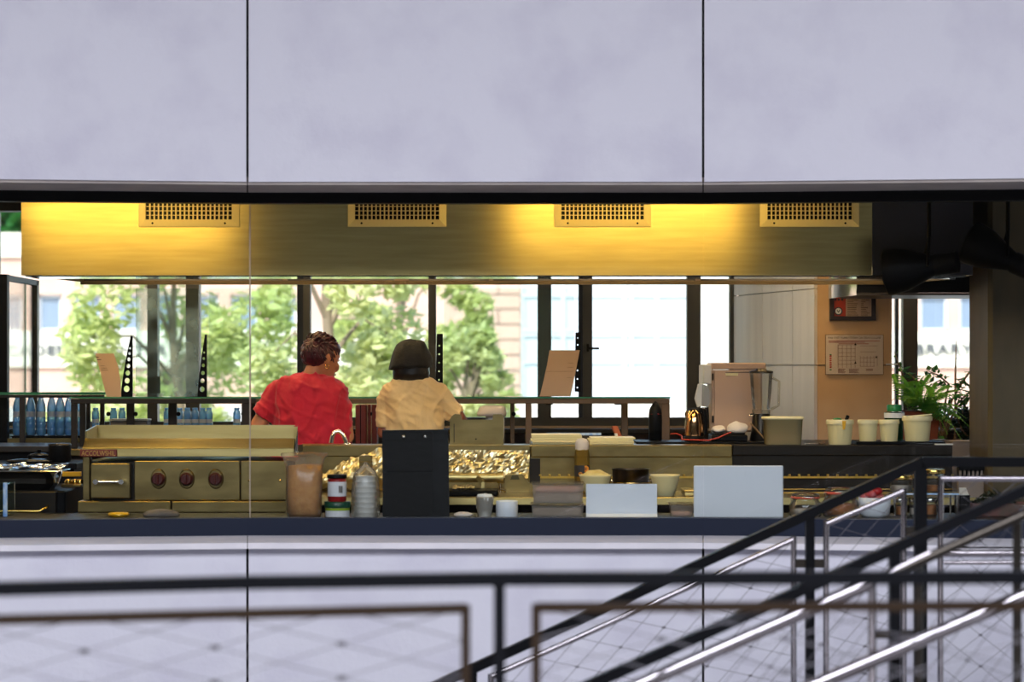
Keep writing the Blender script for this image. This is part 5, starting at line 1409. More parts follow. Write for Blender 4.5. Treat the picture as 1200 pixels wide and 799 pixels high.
# tubs on the dark worktop
def tub(name, label, px0, px1, py0, py1, Y, fill=None, lidm='creamtop', square=False, sc=1.0, lid=True, z0=None):
    x0, x1 = X(px0, Y), X(px1, Y); cx = (x0 + x1) / 2; r = (x1 - x0) / 2
    z0 = zw if z0 is None else z0
    h = Z(py0, Y) - z0
    t = thing(name, label, 'tub', (cx, Y + r, z0), 'cream plastic tubs on the dark worktop')
    if square:
        q = 5
        MB().rings([(Vector((cx, Y + .09, z0 + z * h)), r * a, .08 * a) for z, a in ((0, .88), (.02, .9), (.9, .97), (.905, 1.0), (.97, 1.0))], 32, q).put('body', 'creamclear', t)
        if fill: MB().rings([(Vector((cx, Y + .09, z0 + z * h)), r * a, .08 * a) for z, a in ((.03, .86), (.35, .88), (.5, .7), (.6, .3))], 28, 4).put('contents', fill, t)
        MB().rings([(Vector((cx, Y + .09, z0 + z * h)), r * a, .08 * a) for z, a in ((.90, 1.0), (.905, 1.03), (.975, 1.03), (1.0, 1.0))], 32, q).put('rim', lidm, t)
    else:
        c = (cx, Y + r, z0)
        MB().lathe([(r * .78, 0), (r * .8, .004), (r * .92, h * .8)], c, 26).put('body', 'cream', t)
        MB().lathe([(r * .99, h * .802), (r, h * .82), (r, h * .93), (r * .97, h)], c, 26).put('lid' if lid else 'rim', lidm, t)
        if fill: MB().lathe([(r * .86 + .0012, h * .12 + 0), (r * .9 + .0012, h * .5)], c, 26, caps=False).put('stain', fill, t)
    return t
M['creamclear'] = glassy('cream_translucent', (240, 226, 180), .8, .1, body=(240, 226, 176), bodymix=.72)
tub('cream_tub', 'large square translucent cream tub holding tan powder, left of the others', 896, 943, 488.5, 522, 11.78, 'brown', square=True)
tb = tub('cream_tub', 'round cream tub with spoon handles sticking out and mustard streaks', 970, 1003, 492, 522, 11.78, None)
MB().tube([P(992, 491.5, 11.86), P(993.5, 487.5, 11.87)], .009, 8).put('spoon_handle', 'black', tb)
MB().ball(P(981, 491, 11.84), .022, .012, .007, 10, 6).put('teal_spoon', 'green', tb)
MB().prism([(X(987.6, 11.78), Z(503, 11.78)), (X(990, 11.78), Z(503, 11.78)), (X(991.5, 11.78), Z(493, 11.78)), (X(987, 11.78), Z(493, 11.78))], 'y', 11.778, 11.7805).put('mustard_streak', 'yellow', tb)
t = thing('low_black_board', 'thin black board under the row of cream tubs at the right', 'board', (X(1055, 11.8), 11.8, zw))
zb_ = Z(517.5, 11.8)
MB().bbox(X(1004, 11.8), X(1108, 11.8), 11.80, 12.1, zw + .0003, zb_, .003).put('sheet', 'blackplastic', t)
tub('cream_tub', 'lidded cream tub, left of the close pair on the black board', 1006.5, 1031, 492, 517, 11.82, z0=zb_ + .0003)
tub('cream_tub', 'lidded cream tub, right of the close pair, before the green lidded jar', 1031.5, 1056, 492, 517, 11.82, z0=zb_ + .0003)
tb = tub('cream_tub', 'largest round cream tub with a tilted lid before the terracotta planter', 1060, 1095.5, 487.5, 518, 11.82, z0=zb_ + .0003)
MB().hexa([P(1062, 488.2, 11.84), P(1092, 486.2, 11.84), P(1092, 486.2, 11.95), P(1062, 488.2, 11.95)], [P(1062, 487.2, 11.84), P(1092, 484.8, 11.84), P(1092, 484.8, 11.95), P(1062, 487.2, 11.95)]).put('tilted_lid', 'creamtop', tb)
c = (X(1048, 12.02), 12.02, zb_ + .0003); hj = Z(474, 12.02) - c[2]
t = thing('green_jar', 'clear jar with a bright green lid behind the close pair of tubs', 'jar', c)
MB().lathe([(.04, 0), (.044, .006), (.044, hj * .55), (.05, hj * .6), (.05, hj * .78), (.038, hj * .80)], c, 20).put('body', glassy('green_tint_glass', (150, 190, 165), .9, .05, body=(40, 100, 70), bodymix=.5), t)
MB().lathe([(.0515, hj * .63), (.0515, hj * .77)], c, 20, caps=False).put('label', 'label', t)
MB().lathe([(.036, hj * .81), (.037, hj * .83), (.037, hj * .97), (.034, hj)], c, 20).put('lid', 'green', t)
t = thing('steel_knife', 'thin knife lying on the worktop between the square tub and the round tub', 'knife', (X(955, 11.8), 11.8, zw))
MB().bbox(X(944, 11.86), X(960, 11.86), 11.86, 11.885, zw + .001, zw + .004, .001).put('blade', 'chrome', t)
MB().bbox(X(960.2, 11.86), X(968, 11.86), 11.86, 11.882, zw + .001, zw + .010, .003).put('handle', 'bronze', t)
for nm, px, yy in (('small white saucer at the end of the black board, upper one', 1100, 11.95), ('white card lying at the very end of the dark worktop', 1107, 11.82)):
    t = thing('white_slip', nm, 'saucer' if yy > 11.9 else 'card', (X(px, yy), yy, zw))
    zz = zb_ if yy > 11.9 else zw
    if yy > 11.9: MB().lathe([(.018, .0003), (.032, .006), (.034, .007), (0, .004)], (X(px, yy), yy, zz), 20).put('dish', 'white', t)
    else: MB().bbox(X(1096, 11.76), X(1117, 11.76), 11.752, 11.79, zw + .0003, zw + .006, .002).put('sheet', 'white', t)

# ================================================================== PLANTS BY THE RIGHT WINDOW
Yq = 13.2
pl = thing('potted_fern', 'green fern with arching fronds in a square terracotta planter by the right window', 'plant', (X(1075, Yq), Yq, .93))
px0, px1 = X(1052, Yq), X(1101, Yq); zpt = Z(482, Yq)
MB().hexa([(px0 + .015, Yq, .93), (px1 - .015, Yq, .93), (px1 - .015, Yq + .2, .93), (px0 + .015, Yq + .2, .93)], [(px0, Yq - .01, zpt), (px1, Yq - .01, zpt), (px1, Yq + .21, zpt), (px0, Yq + .21, zpt)]).put('planter', 'terracotta', pl)
MB().box(px0 + .012, px1 - .012, Yq + .002, Yq + .198, zpt + .0005, zpt + .004).put('soil', 'soil', pl)
rnd = random.Random(4)
cb_ = Vector(((px0 + px1) / 2, Yq + .09, zpt + .004))
tips = [(1156, 470, 12.9), (1140, 505, 12.95), (1125, 512, 12.95), (1132, 490, 13.0), (1110, 508, 12.98), (1120, 480, 13.1), (1148, 488, 13.15), (1043, 440, 13.1), (1050, 455, 13.0), (1038, 452, 13.2),
        (1095, 440, 13.2), (1122, 455, 13.1), (1108, 462, 12.95), (1090, 465, 12.9), (1070, 448, 13.3), (1060, 470, 12.9), (1136, 462, 13.3), (1115, 498, 12.9), (1044, 470, 13.0), (1100, 450, 13.35), (1146, 512, 13.1), (1128, 518, 13.05), (1118, 470, 12.9), (1084, 452, 13.1)]
for (tx, ty, tY) in tips:
    tip = P(tx, ty, tY); st_ = cb_ + Vector((rnd.uniform(-.06, .06), rnd.uniform(-.05, .05), 0))
    top = (st_ + tip) / 2; top.z = max(st_.z, tip.z) + .03 + .35 * abs(tip.x - st_.x) * .55
    f = MB(); prev = None; n = 24
    for k in range(n + 1):
        u = k / n
        p = st_ * (1 - u) ** 2 + top * 2 * u * (1 - u) + tip * u * u
        if prev is not None:
            d = (p - prev).normalized(); sd = d.cross(Vector((0, 0, 1)))
            sd = sd.normalized() if sd.length > .01 else Vector((1, 0, 0))
            nn = sd.cross(d)
            w_ = .055 * math.sin(min(1, u * 1.15 + .12) * math.pi) ** .7 * (1 if u < .9 else .6) + .004
            hwk = .0075
            f.add([prev - sd * .001, p - sd * .001, p + sd * .001, prev + sd * .001], [(0, 1, 2, 3)])
            if u > .12:
                for s in (-1, 1):
                    e = p + sd * s * w_ + d * w_ * .35 - nn * w_ * .35
                    m_ = p + sd * s * w_ * .5 + d * w_ * .1
                    f.add([p - d * .003, m_ - d * hwk, e, m_ + d * hwk], [(0, 1, 2, 3)])
        prev = p
    f.put('frond', 'fern', pl)

def leafplant(name, label, stems, mat, seed, n, size, base, cat='plant', pot=None):
    rnd = random.Random(seed)
    t = thing(name, label, cat, base)
    sm = MB(); lf = MB()
    for pts in stems:
        sm.tube(pts, [.006] * (len(pts) - 1) + [.002], 5)
        for k in range(n):
            u = rnd.random() ** .7 * (len(pts) - 1); i = min(int(u), len(pts) - 2); f = u - i
            p = Vector(pts[i]) * (1 - f) + Vector(pts[i + 1]) * f
            d = Vector((rnd.gauss(0, 1), rnd.gauss(0, .8), rnd.gauss(-.1, .6))).normalized()
            s = size * rnd.uniform(.6, 1.2); b = d.cross(Vector((rnd.gauss(0, .4), rnd.gauss(0, .4), 1)))
            if b.length < .05: continue
            b = b.normalized() * s * .42; o = p + d * s * .3; nz = d.cross(b).normalized() * s * .1
            lf.add([o, o + d * s * .5 + b + nz, o + d * s * 1.1, o + d * s * .5 - b + nz, o + d * s * .5], [(0, 1, 4), (1, 2, 4), (2, 3, 4), (3, 0, 4)])
    sm.put('stem', 'bark', t); lf.put('leaves', mat, t, kind='stuff')
    return t
Yv = 13.62
b0 = (X(1105, Yv), Yv, .931)
leafplant('weeping_fig', 'dark leaved fig plant with drooping twigs against the window, behind the fern', [
    [b0, P(1100, 480, Yv), P(1090, 455, Yv), P(1076, 447, Yv), P(1062, 436, Yv)], [b0, P(1108, 470, Yv), P(1112, 450, Yv), P(1100, 440, Yv), P(1086, 434, Yv)],
    [b0, P(1115, 470, Yv), P(1126, 450, Yv), P(1136, 436, Yv), P(1147, 430, Yv)], [b0, P(1120, 475, Yv), P(1135, 460, Yv), P(1146, 455, Yv), P(1152, 466, Yv)],
    [b0, P(1118, 480, Yv), P(1130, 470, Yv), P(1142, 462, Yv), P(1156, 442, Yv)], [b0, P(1090, 480, Yv), P(1070, 465, Yv), P(1058, 440, Yv), P(1048, 412, Yv)]], 'ficus', 6, 46, .042, b0)
leafplant('plain_cane', 'single bare dark cane rising before the LIBRARY wall lettering', [[(X(1119, 13.9), 13.9, .931), P(1119.5, 440, 13.9), P(1120.5, 398, 13.9)]], 'ficus', 8, 3, .03, (X(1119, 13.9), 13.9, .931))
hb0 = (X(1142, 13.8), 13.8, .931)
leafplant('low_shrub', 'dense dark green shrub low beside the olive pillar', [[hb0, P(1128 + 4.6 * k, 505 - (k * 7) % 13, 13.75 + .02 * (k % 3)), P(1121 + 5.4 * k, 488 - (k * 11) % 15, 13.7 + .02 * (k % 4))] for k in range(8)], 'hedge', 10, 90, .04, hb0)

# ================================================================== NOTICES ON THE COLUMN
Yn = 12.885
t = thing('framed_certificate', 'framed certificate with a red side band hung high on the beige column', 'frame', (X(1000, Yn), Yn, Z(375.5, Yn)))
x0, x1, z0, z1 = X(972, Yn), X(1026, Yn), Z(375.5, Yn), Z(333, Yn)
fr = MB(); fw = LN(5, Yn)
for q in ((x0, x0 + fw, z0, z1), (x1 - fw, x1, z0, z1), (x0 + fw, x1 - fw, z0, z0 + fw), (x0 + fw, x1 - fw, z1 - fw, z1)): fr.box(q[0], q[1], Yn - .012, Yn + .012, q[2], q[3])
fr.put('frame', mk('dark_brown_frame', (44, 28, 24), .4), t)
MB().box(x0 + fw, x1 - fw, Yn - .0, Yn + .012, z0 + fw, z1 - fw).put('sheet', 'card', t)
rb = MB().box(x0 + fw, X(991, Yn), Yn - .002, Yn - .0002, z0 + fw, z1 - fw).put('red_band', mk('orange_red', (190, 62, 42), .6), t)
c = P(982.5, 364.5, Yn - .003)
MB().tube([c, c + Vector((0, -.001, 0))], .022, 20, smooth=False).put('seal', mk('seal_navy', (40, 48, 70), .6), rb)
MB().tube([c + Vector((0, -.0011, 0)), c + Vector((0, -.0018, 0))], .016, 20, smooth=False).put('seal_face', 'label', rb)
vv = MB(); vv.bar(c + Vector((-.008, -.0022, .007)), c + Vector((0, -.0022, -.007)), .001, .004); vv.bar(c + Vector((.008, -.0022, .007)), c + Vector((0, -.0022, -.007)), .001, .004); vv.put('seal_mark', 'ink', rb)
for k in range(3): MB().tube([P(979 + k * 4, 351, Yn - .003), P(979 + k * 4, 351, Yn - .0035)], .007, 6, smooth=False).put('band_mark', 'ink', rb)
ln = MB(); rnd = random.Random(2)
for k in range(9):
    zz = 351 + k * 2.2
    for a, b in ((993, 1000 + rnd.uniform(0, 6)), (1009, 1014 + rnd.uniform(0, 5))):
        if k in (2, 3) and a > 1000: b = a + 3
        ln.box(X(a, Yn), X(b, Yn), Yn - .0008, Yn - .0002, Z(zz + (.9 if k != 4 else 1.3), Yn), Z(zz, Yn))
ln.put('printed_lines', mk('faint_ink', (130, 104, 88), .7), t, kind='stuff')

t = thing('fire_exit_plan', 'paper fire exit plan poster taped low on the beige column', 'poster', (X(1001, Yn), Yn, Z(438, Yn)))
x0, x1, z0, z1 = X(968, Yn), X(1035, Yn), Z(438.5, Yn), Z(392.5, Yn)
MB().box(x0, x1, Yn + .004, Yn + .0055, z0, z1).put('sheet', mk('poster_paper', (226, 206, 190), .55), t)
MB().box(x0 - .003, x1 + .003, Yn + .006, Yn + .0145, z0 - .003, z1 + .003).put('clear_sleeve', 'clear', t)
yy = Yn + .0035
text('heading', 'FIRE EXIT PLAN / ПЛАН ЗА ЕВАКУАЦИЯ', X(970.5, Yn), X(1032, Yn), Z(397.4, Yn), Z(394.3, Yn), yy, 'ink', t)
fi = mk('brown_print', (150, 110, 98), .7); fi2 = mk('pale_print', (196, 172, 158), .7)
ln = MB()
for y_, a, b in ((399, 971, 1031), (400.6, 971, 1014), (402.4, 983, 1018)): ln.box(X(a, Yn), X(b, Yn), yy - .0006, yy, Z(y_ + .8, Yn), Z(y_, Yn))
ln.put('subheading', mk('red_print', (176, 96, 84), .7), t, kind='stuff')
ln = MB()
for k in range(5): ln.box(X(982 + k * 5, Yn), X(982.4 + k * 5, Yn), yy - .0006, yy, Z(431, Yn), Z(404, Yn))
for k in range(6): ln.box(X(982, Yn), X(1003, Yn), yy - .0006, yy, Z(404.3 + k * 4.5, Yn), Z(404 + k * 4.5, Yn))
for q in (405, 412, 419, 424, 429): ln.box(X(1008, Yn), X(1029 - (q % 5), Yn), yy - .0006, yy, Z(q + .4, Yn), Z(q, Yn))
for q in range(6): ln.box(X(1008 + q * 4, Yn), X(1008.4 + q * 4, Yn), yy - .0006, yy, Z(429, Yn), Z(417, Yn))
for k in range(5):
    ln.box(X(982, Yn), X(991 - k % 3, Yn), yy - .0006, yy, Z(432.6 + k * 1.1, Yn), Z(432 + k * 1.1, Yn)); ln.box(X(995, Yn), X(1007 - k % 2 * 2, Yn), yy - .0006, yy, Z(432.6 + k * 1.1, Yn), Z(432 + k * 1.1, Yn))
for k in range(2): ln.box(X(1015, Yn), X(1023, Yn), yy - .0006, yy, Z(432.9 + k * 1.5, Yn), Z(432 + k * 1.5, Yn))
ln.put('plan_drawing', fi, t, kind='stuff')
lg = MB()
for k in range(6): lg.box(X(972.3, Yn), X(974.6, Yn), yy - .0006, yy, Z(418 + k * 2.6, Yn), Z(416.3 + k * 2.6, Yn))
lg.put('legend_marks', mk('legend_red', (190, 70, 60), .6), t, kind='stuff')
for q in (415, 432.6): MB().box(X(972.3, Yn), X(974.6, Yn), yy - .0006, yy, Z(q + 1.2, Yn), Z(q, Yn)).put('legend_green', 'green', t)
for a, b in ((1002.5, 426), (1027, 419.5), (1002.5, 404.5)):
    MB().prism([(X(a - 1.4, Yn), Z(b, Yn)), (X(a + 1.4, Yn), Z(b, Yn)), (X(a, Yn), Z(b - 3, Yn))], 'y', yy - .0008, yy - .0001).put('plan_arrow', 'ink', t)
# ================================================================== PEOPLE
YP_ = 12.3
def hand(mb, wrist, fwd, palm_n, thumb_side, s=1.0, curl=.5):
    f = Vector(fwd).normalized(); n = (Vector(palm_n) - f * f.dot(Vector(palm_n))).normalized(); sd = f.cross(n).normalized() * thumb_side
    w = Vector(wrist)
    rot = Matrix((sd, f, n)).transposed()
    mb.tube([w - f * .02 * s, w + f * .01 * s, w + f * .045 * s, w + f * .085 * s, w + f * .095 * s], [(.026 * s, .019 * s), (.028 * s, .018 * s), (.040 * s, .016 * s), (.041 * s, .014 * s), (.034 * s, .010 * s)], 14)
    for k, (o, L_) in enumerate(((.030, .070), (.010, .078), (-.010, .073), (-.030, .056))):
        p = w + f * .088 * s + sd * o * s; d = f.copy(); pts = [p - f * .02 * s]; pts.append(p)
        for j, q in enumerate((.45, .30, .25)):
            d = (d + n * curl * .55).normalized(); p = p + d * L_ * q * s; pts.append(p)
        mb.tube(pts, [.0085 * s, .0088 * s, .0080 * s, .0074 * s, .0055 * s], 8)
    p = w + f * .025 * s + sd * .026 * s; d = (f * .6 + sd * .8 + n * .3).normalized(); pts = [w + f * .02 * s, p]
    for q in (.035, .028): p = p + d * q * s; pts.append(p); d = (d + f * .5 + n * .3).normalized()
    mb.tube(pts, [.012 * s, .0115 * s, .0095 * s, .0065 * s], 8)

def head(mb, c, rot, s=1.0):
    """head about its centre; local x right, y front, z up"""
    T = lambda x, y, z: Vector(c) + rot @ Vector((x * s, y * s, z * s))
    prof = [(-.118, .020, .076, .040), (-.108, .036, .088, .020), (-.092, .047, .091, -.005), (-.07, .055, .089, -.035), (-.045, .062, .088, -.062), (-.015, .068, .089, -.082), (.015, .071, .090, -.093),
            (.045, .072, .089, -.097), (.07, .067, .079, -.092), (.092, .054, .058, -.076), (.106, .035, .032, -.052), (.112, .014, .004, -.026)]
    n = 26; vs = []; fs = []
    for z, hw, yf, yb in prof:
        cy = (yf + yb) / 2; ry = (yf - yb) / 2
        for k in range(n):
            a = 2 * math.pi * k / n; ca, sa = math.cos(a), math.sin(a)
            vs.append(T(math.copysign(abs(ca) ** .9, ca) * hw, cy + math.copysign(abs(sa) ** .9, sa) * ry, z))
    m = len(prof)
    for i in range(m - 1):
        for k in range(n): fs.append((i * n + k, i * n + (k + 1) % n, (i + 1) * n + (k + 1) % n, (i + 1) * n + k))
    fs.append(tuple(range(n))[::-1]); fs.append(tuple(range((m - 1) * n, m * n)))
    mb.add(vs, fs, True)
    mb.tube([T(0, .080, .03), T(0, .094, .005), T(0, .108, -.022), T(0, .098, -.034), T(0, .085, -.036)], [(.010 * s, .008 * s), (.010 * s, .009 * s), (.014 * s, .010 * s), (.014 * s, .008 * s), (.008 * s, .006 * s)], 10)
    for sx in (-1, 1):
        mb.ball(T(sx * .030, .078, .032), .020 * s, .012 * s, .008 * s, 10, 6, rot)
        mb.ball(T(sx * .040, .070, -.02), .020 * s, .018 * s, .018 * s, 10, 6, rot)
        mb.ball(T(sx * .073, -.008, -.008), .010 * s, .019 * s, .031 * s, 10, 8, rot @ Matrix.Rotation(R(sx * -14), 3, 'Z'))
        mb.ball(T(sx * .080, -.014, .002), .007 * s, .017 * s, .022 * s, 10, 8, rot)
    mb.ball(T(0, .086, -.058), .026 * s, .010 * s, .010 * s, 10, 6, rot)
    mb.ball(T(0, .082, -.098), .018 * s, .014 * s, .012 * s, 10, 6, rot)
    return T

def face_parts(t, T, rot, s=1.0):
    for sx in (-1, 1):
        e = MB().ball(T(sx * .031, .079, .014), .0125 * s, .010 * s, .0085 * s, 12, 8, rot).put('eye', 'eye', t)
        MB().ball(T(sx * .031, .0875, .013), .0055 * s, .003 * s, .0055 * s, 10, 6, rot).put('iris', 'hair_blk', e)
    MB().ball(T(0, .094, -.059), .022 * s, .006 * s, .006 * s, 12, 6, rot).put('lips', 'lip', t)

def legs(mb, cx, Y, zhip, add=0.0, feet=True):
    for s in (-1, 1):
        mb.tube([(cx + s * .075, Y, zhip), (cx + s * .085, Y - .005, zhip - .14), (cx + s * .09, Y, zhip * .55), (cx + s * .092, Y - .012, zhip * .36), (cx + s * .095, Y - .005, .085)],
                [.088 + add, .083 + add, .058 + add, .054 + add, .036 + add * 2.2], 16)
        if feet: mb.tube([(cx + s * .095, Y - .05, .045), (cx + s * .095, Y + .02, .05), (cx + s * .10, Y + .12, .032), (cx + s * .10, Y + .17, .024)], [(.028, .03), (.034, .04), (.040, .026), (.026, .016)], 12)

def folds(seed, amp, kx=11.0):
    def fn(v, n):
        q = Vector((v.x * kx + seed, v.y * 5, v.z * kx * .55 - v.x * 5))
        a = noise.noise(q); b = noise.noise(q * 2.3 + Vector((7, 3, 1)))
        c = noise.noise(Vector((v.x * 6 + seed * 2, v.y * 4, v.z * 15 + v.x * 9)))
        return v + n * amp * (max(0.0, 1 - abs(a) * 5.5) * .9 + max(0.0, 1 - abs(c) * 6) * .7 + b * .5 - .5)
    return fn

def spx(list_, Y, dy=0.0):
    """torso rings from pixel rows: (py, centre px, half width px, depth m, dY)"""
    return [(Vector((X(cx, Y), Y + d2, Z(py, Y))), LN(hw, Y), dep, 0) for py, cx, hw, dep, d2 in list_]

def buttons(*a): pass

# ---- person in red
Y = YP_
pr = thing('person', 'person in a red short sleeved shirt with short dark red hair, face turned right', 'person', (X(366, Y), Y, 0))
hr = Matrix.Rotation(R(-52), 3, 'Z') @ Matrix.Rotation(R(-16), 3, 'X') @ Matrix.Rotation(R(-4), 3, 'Y')
hc = P(376.5, 420.5, Y + .02)
b = MB()
T1 = head(b, hc, hr, .99)
b.tube([P(366, 447, Y + .0), P(368, 438, Y), P(372, 428, Y + .01), P(375, 420, Y + .015)], [.066, .054, .052, .05], 16)
b.rings([(Vector((X(365, Y), Y, Z(py, Y))), LN(hw, Y), d, 0) for py, hw, d in ((600, 34, .11), (560, 40, .105), (520, 38, .10), (480, 36, .095), (456, 34, .08), (446, 22, .06))], 24)
legs(b, X(364, Y), Y, .80)
el = P(303, 497, Y - .02); er = P(406, 512, Y - .02)
wl = Vector((X(322, 12.6), 12.62, .985)); wr = Vector((X(392, 12.6), 12.60, .985))
b.tube([P(333, 454, Y), P(320, 472, Y), el, el * .5 + wl * .5, wl], [.046, .045, .042, .038, .027], 14)
b.tube([P(396, 462, Y), P(402, 486, Y), er, er * .5 + wr * .5, wr], [.044, .043, .041, .037, .027], 14)
hand(b, wl, (wl - el) * Vector((.4, 1, .25)) + Vector((.1, .1, -.02)), (0, 0, -1), -1, .95)
hand(b, wr, (wr - er) * Vector((.4, 1, .25)) + Vector((-.05, .1, -.02)), (0, 0, -1), 1, .95)
remesh(b, .0062, 3).put('body', 'skin1', pr)
face_parts(pr, T1, hr, .99)
sh = MB()
sh.rings(spx([(572, 365, 46, .125, .0), (548, 365, 47.5, .128, 0), (524, 365, 47, .126, 0), (505, 365, 46, .124, -.005), (488, 365, 45, .122, -.012), (468, 365, 45, .118, -.016), (456, 365, 44, .108, -.014), (449, 363, 42, .095, -.01), (443.5, 361, 36, .082, -.006), (440, 363, 24, .068, 0), (437, 367, 14.5, .06, 0)], Y), 34, 2.3)
sh.tube([P(338, 455, Y), P(329, 456, Y), P(319, 470, Y), P(309, 484.5, Y - .01), P(306.5, 488, Y - .01)], [.058, .066, .064, .063, .063], 18)
sh.tube([P(388, 462, Y), P(395, 464, Y), P(399.5, 478, Y - .01), P(401.5, 497, Y - .015), P(401.7, 500.5, Y - .015)], [.058, .062, .058, .056, .056], 18)
remesh(sh, .008, 4, folds(2, .009)).put('shirt', 'shirt_red', pr, label='red short sleeved shirt')
cl_ = MB(); pts = []
for k in range(21):
    a = 2 * math.pi * k / 20
    pts.append(P(368.5, 440.5, Y) + Vector((math.cos(a) * .068, math.sin(a) * .060, -.016 * math.cos(a) - .012 + .012 * math.sin(a))))
cl_.tube(pts, [(.006, .017)] * 21, 8, caps=False); cl_.put('collar', 'shirt_red', pr)
tr_ = MB(); legs(tr_, X(364, Y), Y, .82, .012, False)
tr_.rings([(Vector((X(364, Y), Y, z)), w_, d, 0) for z, w_, d in ((.66, .165, .11), (.76, .185, .12), (.84, .19, .122), (.92, .185, .118))], 26)
remesh(tr_, .012, 3).put('trousers', 'trouser', pr)
for s in (-1, 1):
    f = MB(); cx_ = X(364, Y) + s * .097
    f.tube([(cx_, Y - .085, .045), (cx_, Y - .03, .052), (cx_, Y + .05, .05), (cx_, Y + .13, .038), (cx_, Y + .19, .028)], [(.030, .036), (.038, .048), (.043, .046), (.046, .034), (.030, .022)], 14)
    f.move(lambda v: Vector((v.x, v.y, max(v.z, .001)))); f.put('shoe', 'shoe', pr)
hh = MB(); rnd = random.Random(12)
def lumps(v, c, k, a):
    d = (v - c).normalized(); return v + d * a * noise.noise(v * k)
hb_c = T1(0, -.022, .024)
hh.ball(hb_c, .081, .094, .090, 40, 26, hr)
hh.ball(T1(0, .012, .060), .074, .082, .056, 30, 16, hr)
hh.move(lambda v: lumps(v, hb_c, 42, .009))
for k in range(300):
    a = rnd.uniform(0, 6.283); u = rnd.uniform(-.38, 1.0) if k < 200 else rnd.uniform(.45, 1.0)
    q = math.sqrt(max(0, 1 - u * u)); d = Vector((math.cos(a) * q, math.sin(a) * q, u))
    if d.y > .45 and d.z < .25: continue
    p = Vector((d.x * .079, -.020 + d.y * .092, .026 + d.z * .088))
    fl = Vector((.10 * math.sin(a * 3 + k), .8, .25 if d.z > .35 else -.8)) + Vector((rnd.gauss(0, .45), rnd.gauss(0, .4), rnd.gauss(.0, .35)))
    tg = (fl - d * fl.dot(d)).normalized(); L_ = rnd.uniform(.028, .05) * (1.25 if d.z > .5 else .8)
    lift = .014 if d.z > .5 else .004
    q3 = [p - d * .004, p + tg * L_ * .4 + d * lift * .8, p + tg * L_ * .8 + d * lift, p + tg * L_ - d * .002 + d * lift * .4]
    hh.tube([T1(*v) for v in q3], [.0065, .0058, .0036, .0008], 5, caps=False)
hh.put('hair', 'hair_red', pr)
ec = T1(.082, -.010, -.050)
ear = MB(); ear.tube([ec + Vector((math.cos(k * .628) * .009, 0, math.sin(k * .628) * .011)) for k in range(11)], .0022, 6, caps=False); ear.put('earring', 'gold', pr, label='gold hoop earring')

# ---- person in beige with the dark cap
pb = thing('person', 'person in a beige short sleeved shirt and soft dark brown cap, seen straight from behind', 'person', (X(485, Y), Y, 0))
hr2 = Matrix.Rotation(R(4), 3, 'Z') @ Matrix.Rotation(R(-18), 3, 'X')
hc2 = P(482, 424, Y + .02)
b = MB()
T2 = head(b, hc2, hr2, .94)
b.tube([P(484, 448, Y - .005), P(483.5, 440, Y), P(482.5, 430, Y + .01), P(482, 424, Y + .015)], [.058, .05, .048, .046], 16)
b.rings([(Vector((X(485, Y), Y, Z(py, Y))), LN(hw, Y), d, 0) for py, hw, d in ((600, 32, .11), (560, 34, .105), (520, 30, .10), (480, 28, .09), (456, 28, .075), (446, 18, .055))], 24)
legs(b, X(485, Y), Y, .80)
el = P(449.5, 507, Y - .03); er = P(536, 488.5, Y - .0)
wl = Vector((X(466, 12.6), 12.62, .985)); wr = Vector((X(553, 12.6), 12.62, .985))
b.tube([P(459, 460, Y), P(451.5, 482, Y), el, el * .5 + wl * .5, wl], [.032, .031, .033, .034, .025], 14)
b.tube([P(510, 459, Y), P(523, 473, Y), er, er * .5 + wr * .5, wr], [.034, .034, .040, .035, .025], 14)
hand(b, wl, Vector((.02, .15, -.01)), (0, 0, -1), -1, .9)
hand(b, wr, Vector((-.02, .15, -.01)), (0, 0, -1), 1, .9)
remesh(b, .0062, 3).put('body', 'skin2', pb)
face_parts(pb, T2, hr2, .94)
sh = MB()
sh.rings(spx([(575, 486, 42, .122, 0), (548, 486, 41, .122, 0), (524, 486, 37.5, .12, 0), (505, 486, 35, .117, -.004), (485, 485.5, 34.5, .115, -.01), (466, 485, 35, .110, -.014), (456, 485, 35.5, .10, -.012), (449, 485, 32, .088, -.008), (444, 485, 25, .076, -.004), (440, 485.5, 15.5, .062, 0), (437.5, 485.5, 12, .055, 0)], Y), 34, 2.3)
sh.tube([P(462, 458, Y), P(456, 459, Y), P(451.5, 472, Y - .01), P(449, 497, Y - .02), P(448.8, 500.5, Y - .02)], [.046, .050, .046, .040, .040], 18)
sh.tube([P(504, 458, Y), P(512, 458, Y), P(522, 470, Y), P(533, 485, Y), P(534.6, 487.4, Y)], [.05, .055, .053, .050, .050], 18)
remesh(sh, .008, 4, folds(9, .008)).put('shirt', 'shirt_beige', pb, label='beige short sleeved shirt')
cl_ = MB(); pts = []
for k in range(21):
    a = 2 * math.pi * k / 20
    pts.append(P(485, 440.5, Y) + Vector((math.cos(a) * .058, math.sin(a) * .052, -.010 + .010 * math.sin(a) - .006 * abs(math.cos(a)))))
cl_.tube(pts, [(.006, .014)] * 21, 8, caps=False); cl_.put('collar', 'shirt_beige', pb)
tr_ = MB(); legs(tr_, X(485, Y), Y, .82, .012, False)
tr_.rings([(Vector((X(485, Y), Y, z)), w_, d, 0) for z, w_, d in ((.66, .16, .108), (.76, .17, .115), (.84, .165, .116), (.90, .15, .112))], 26)
remesh(tr_, .012, 3).put('trousers', 'trouser', pb)
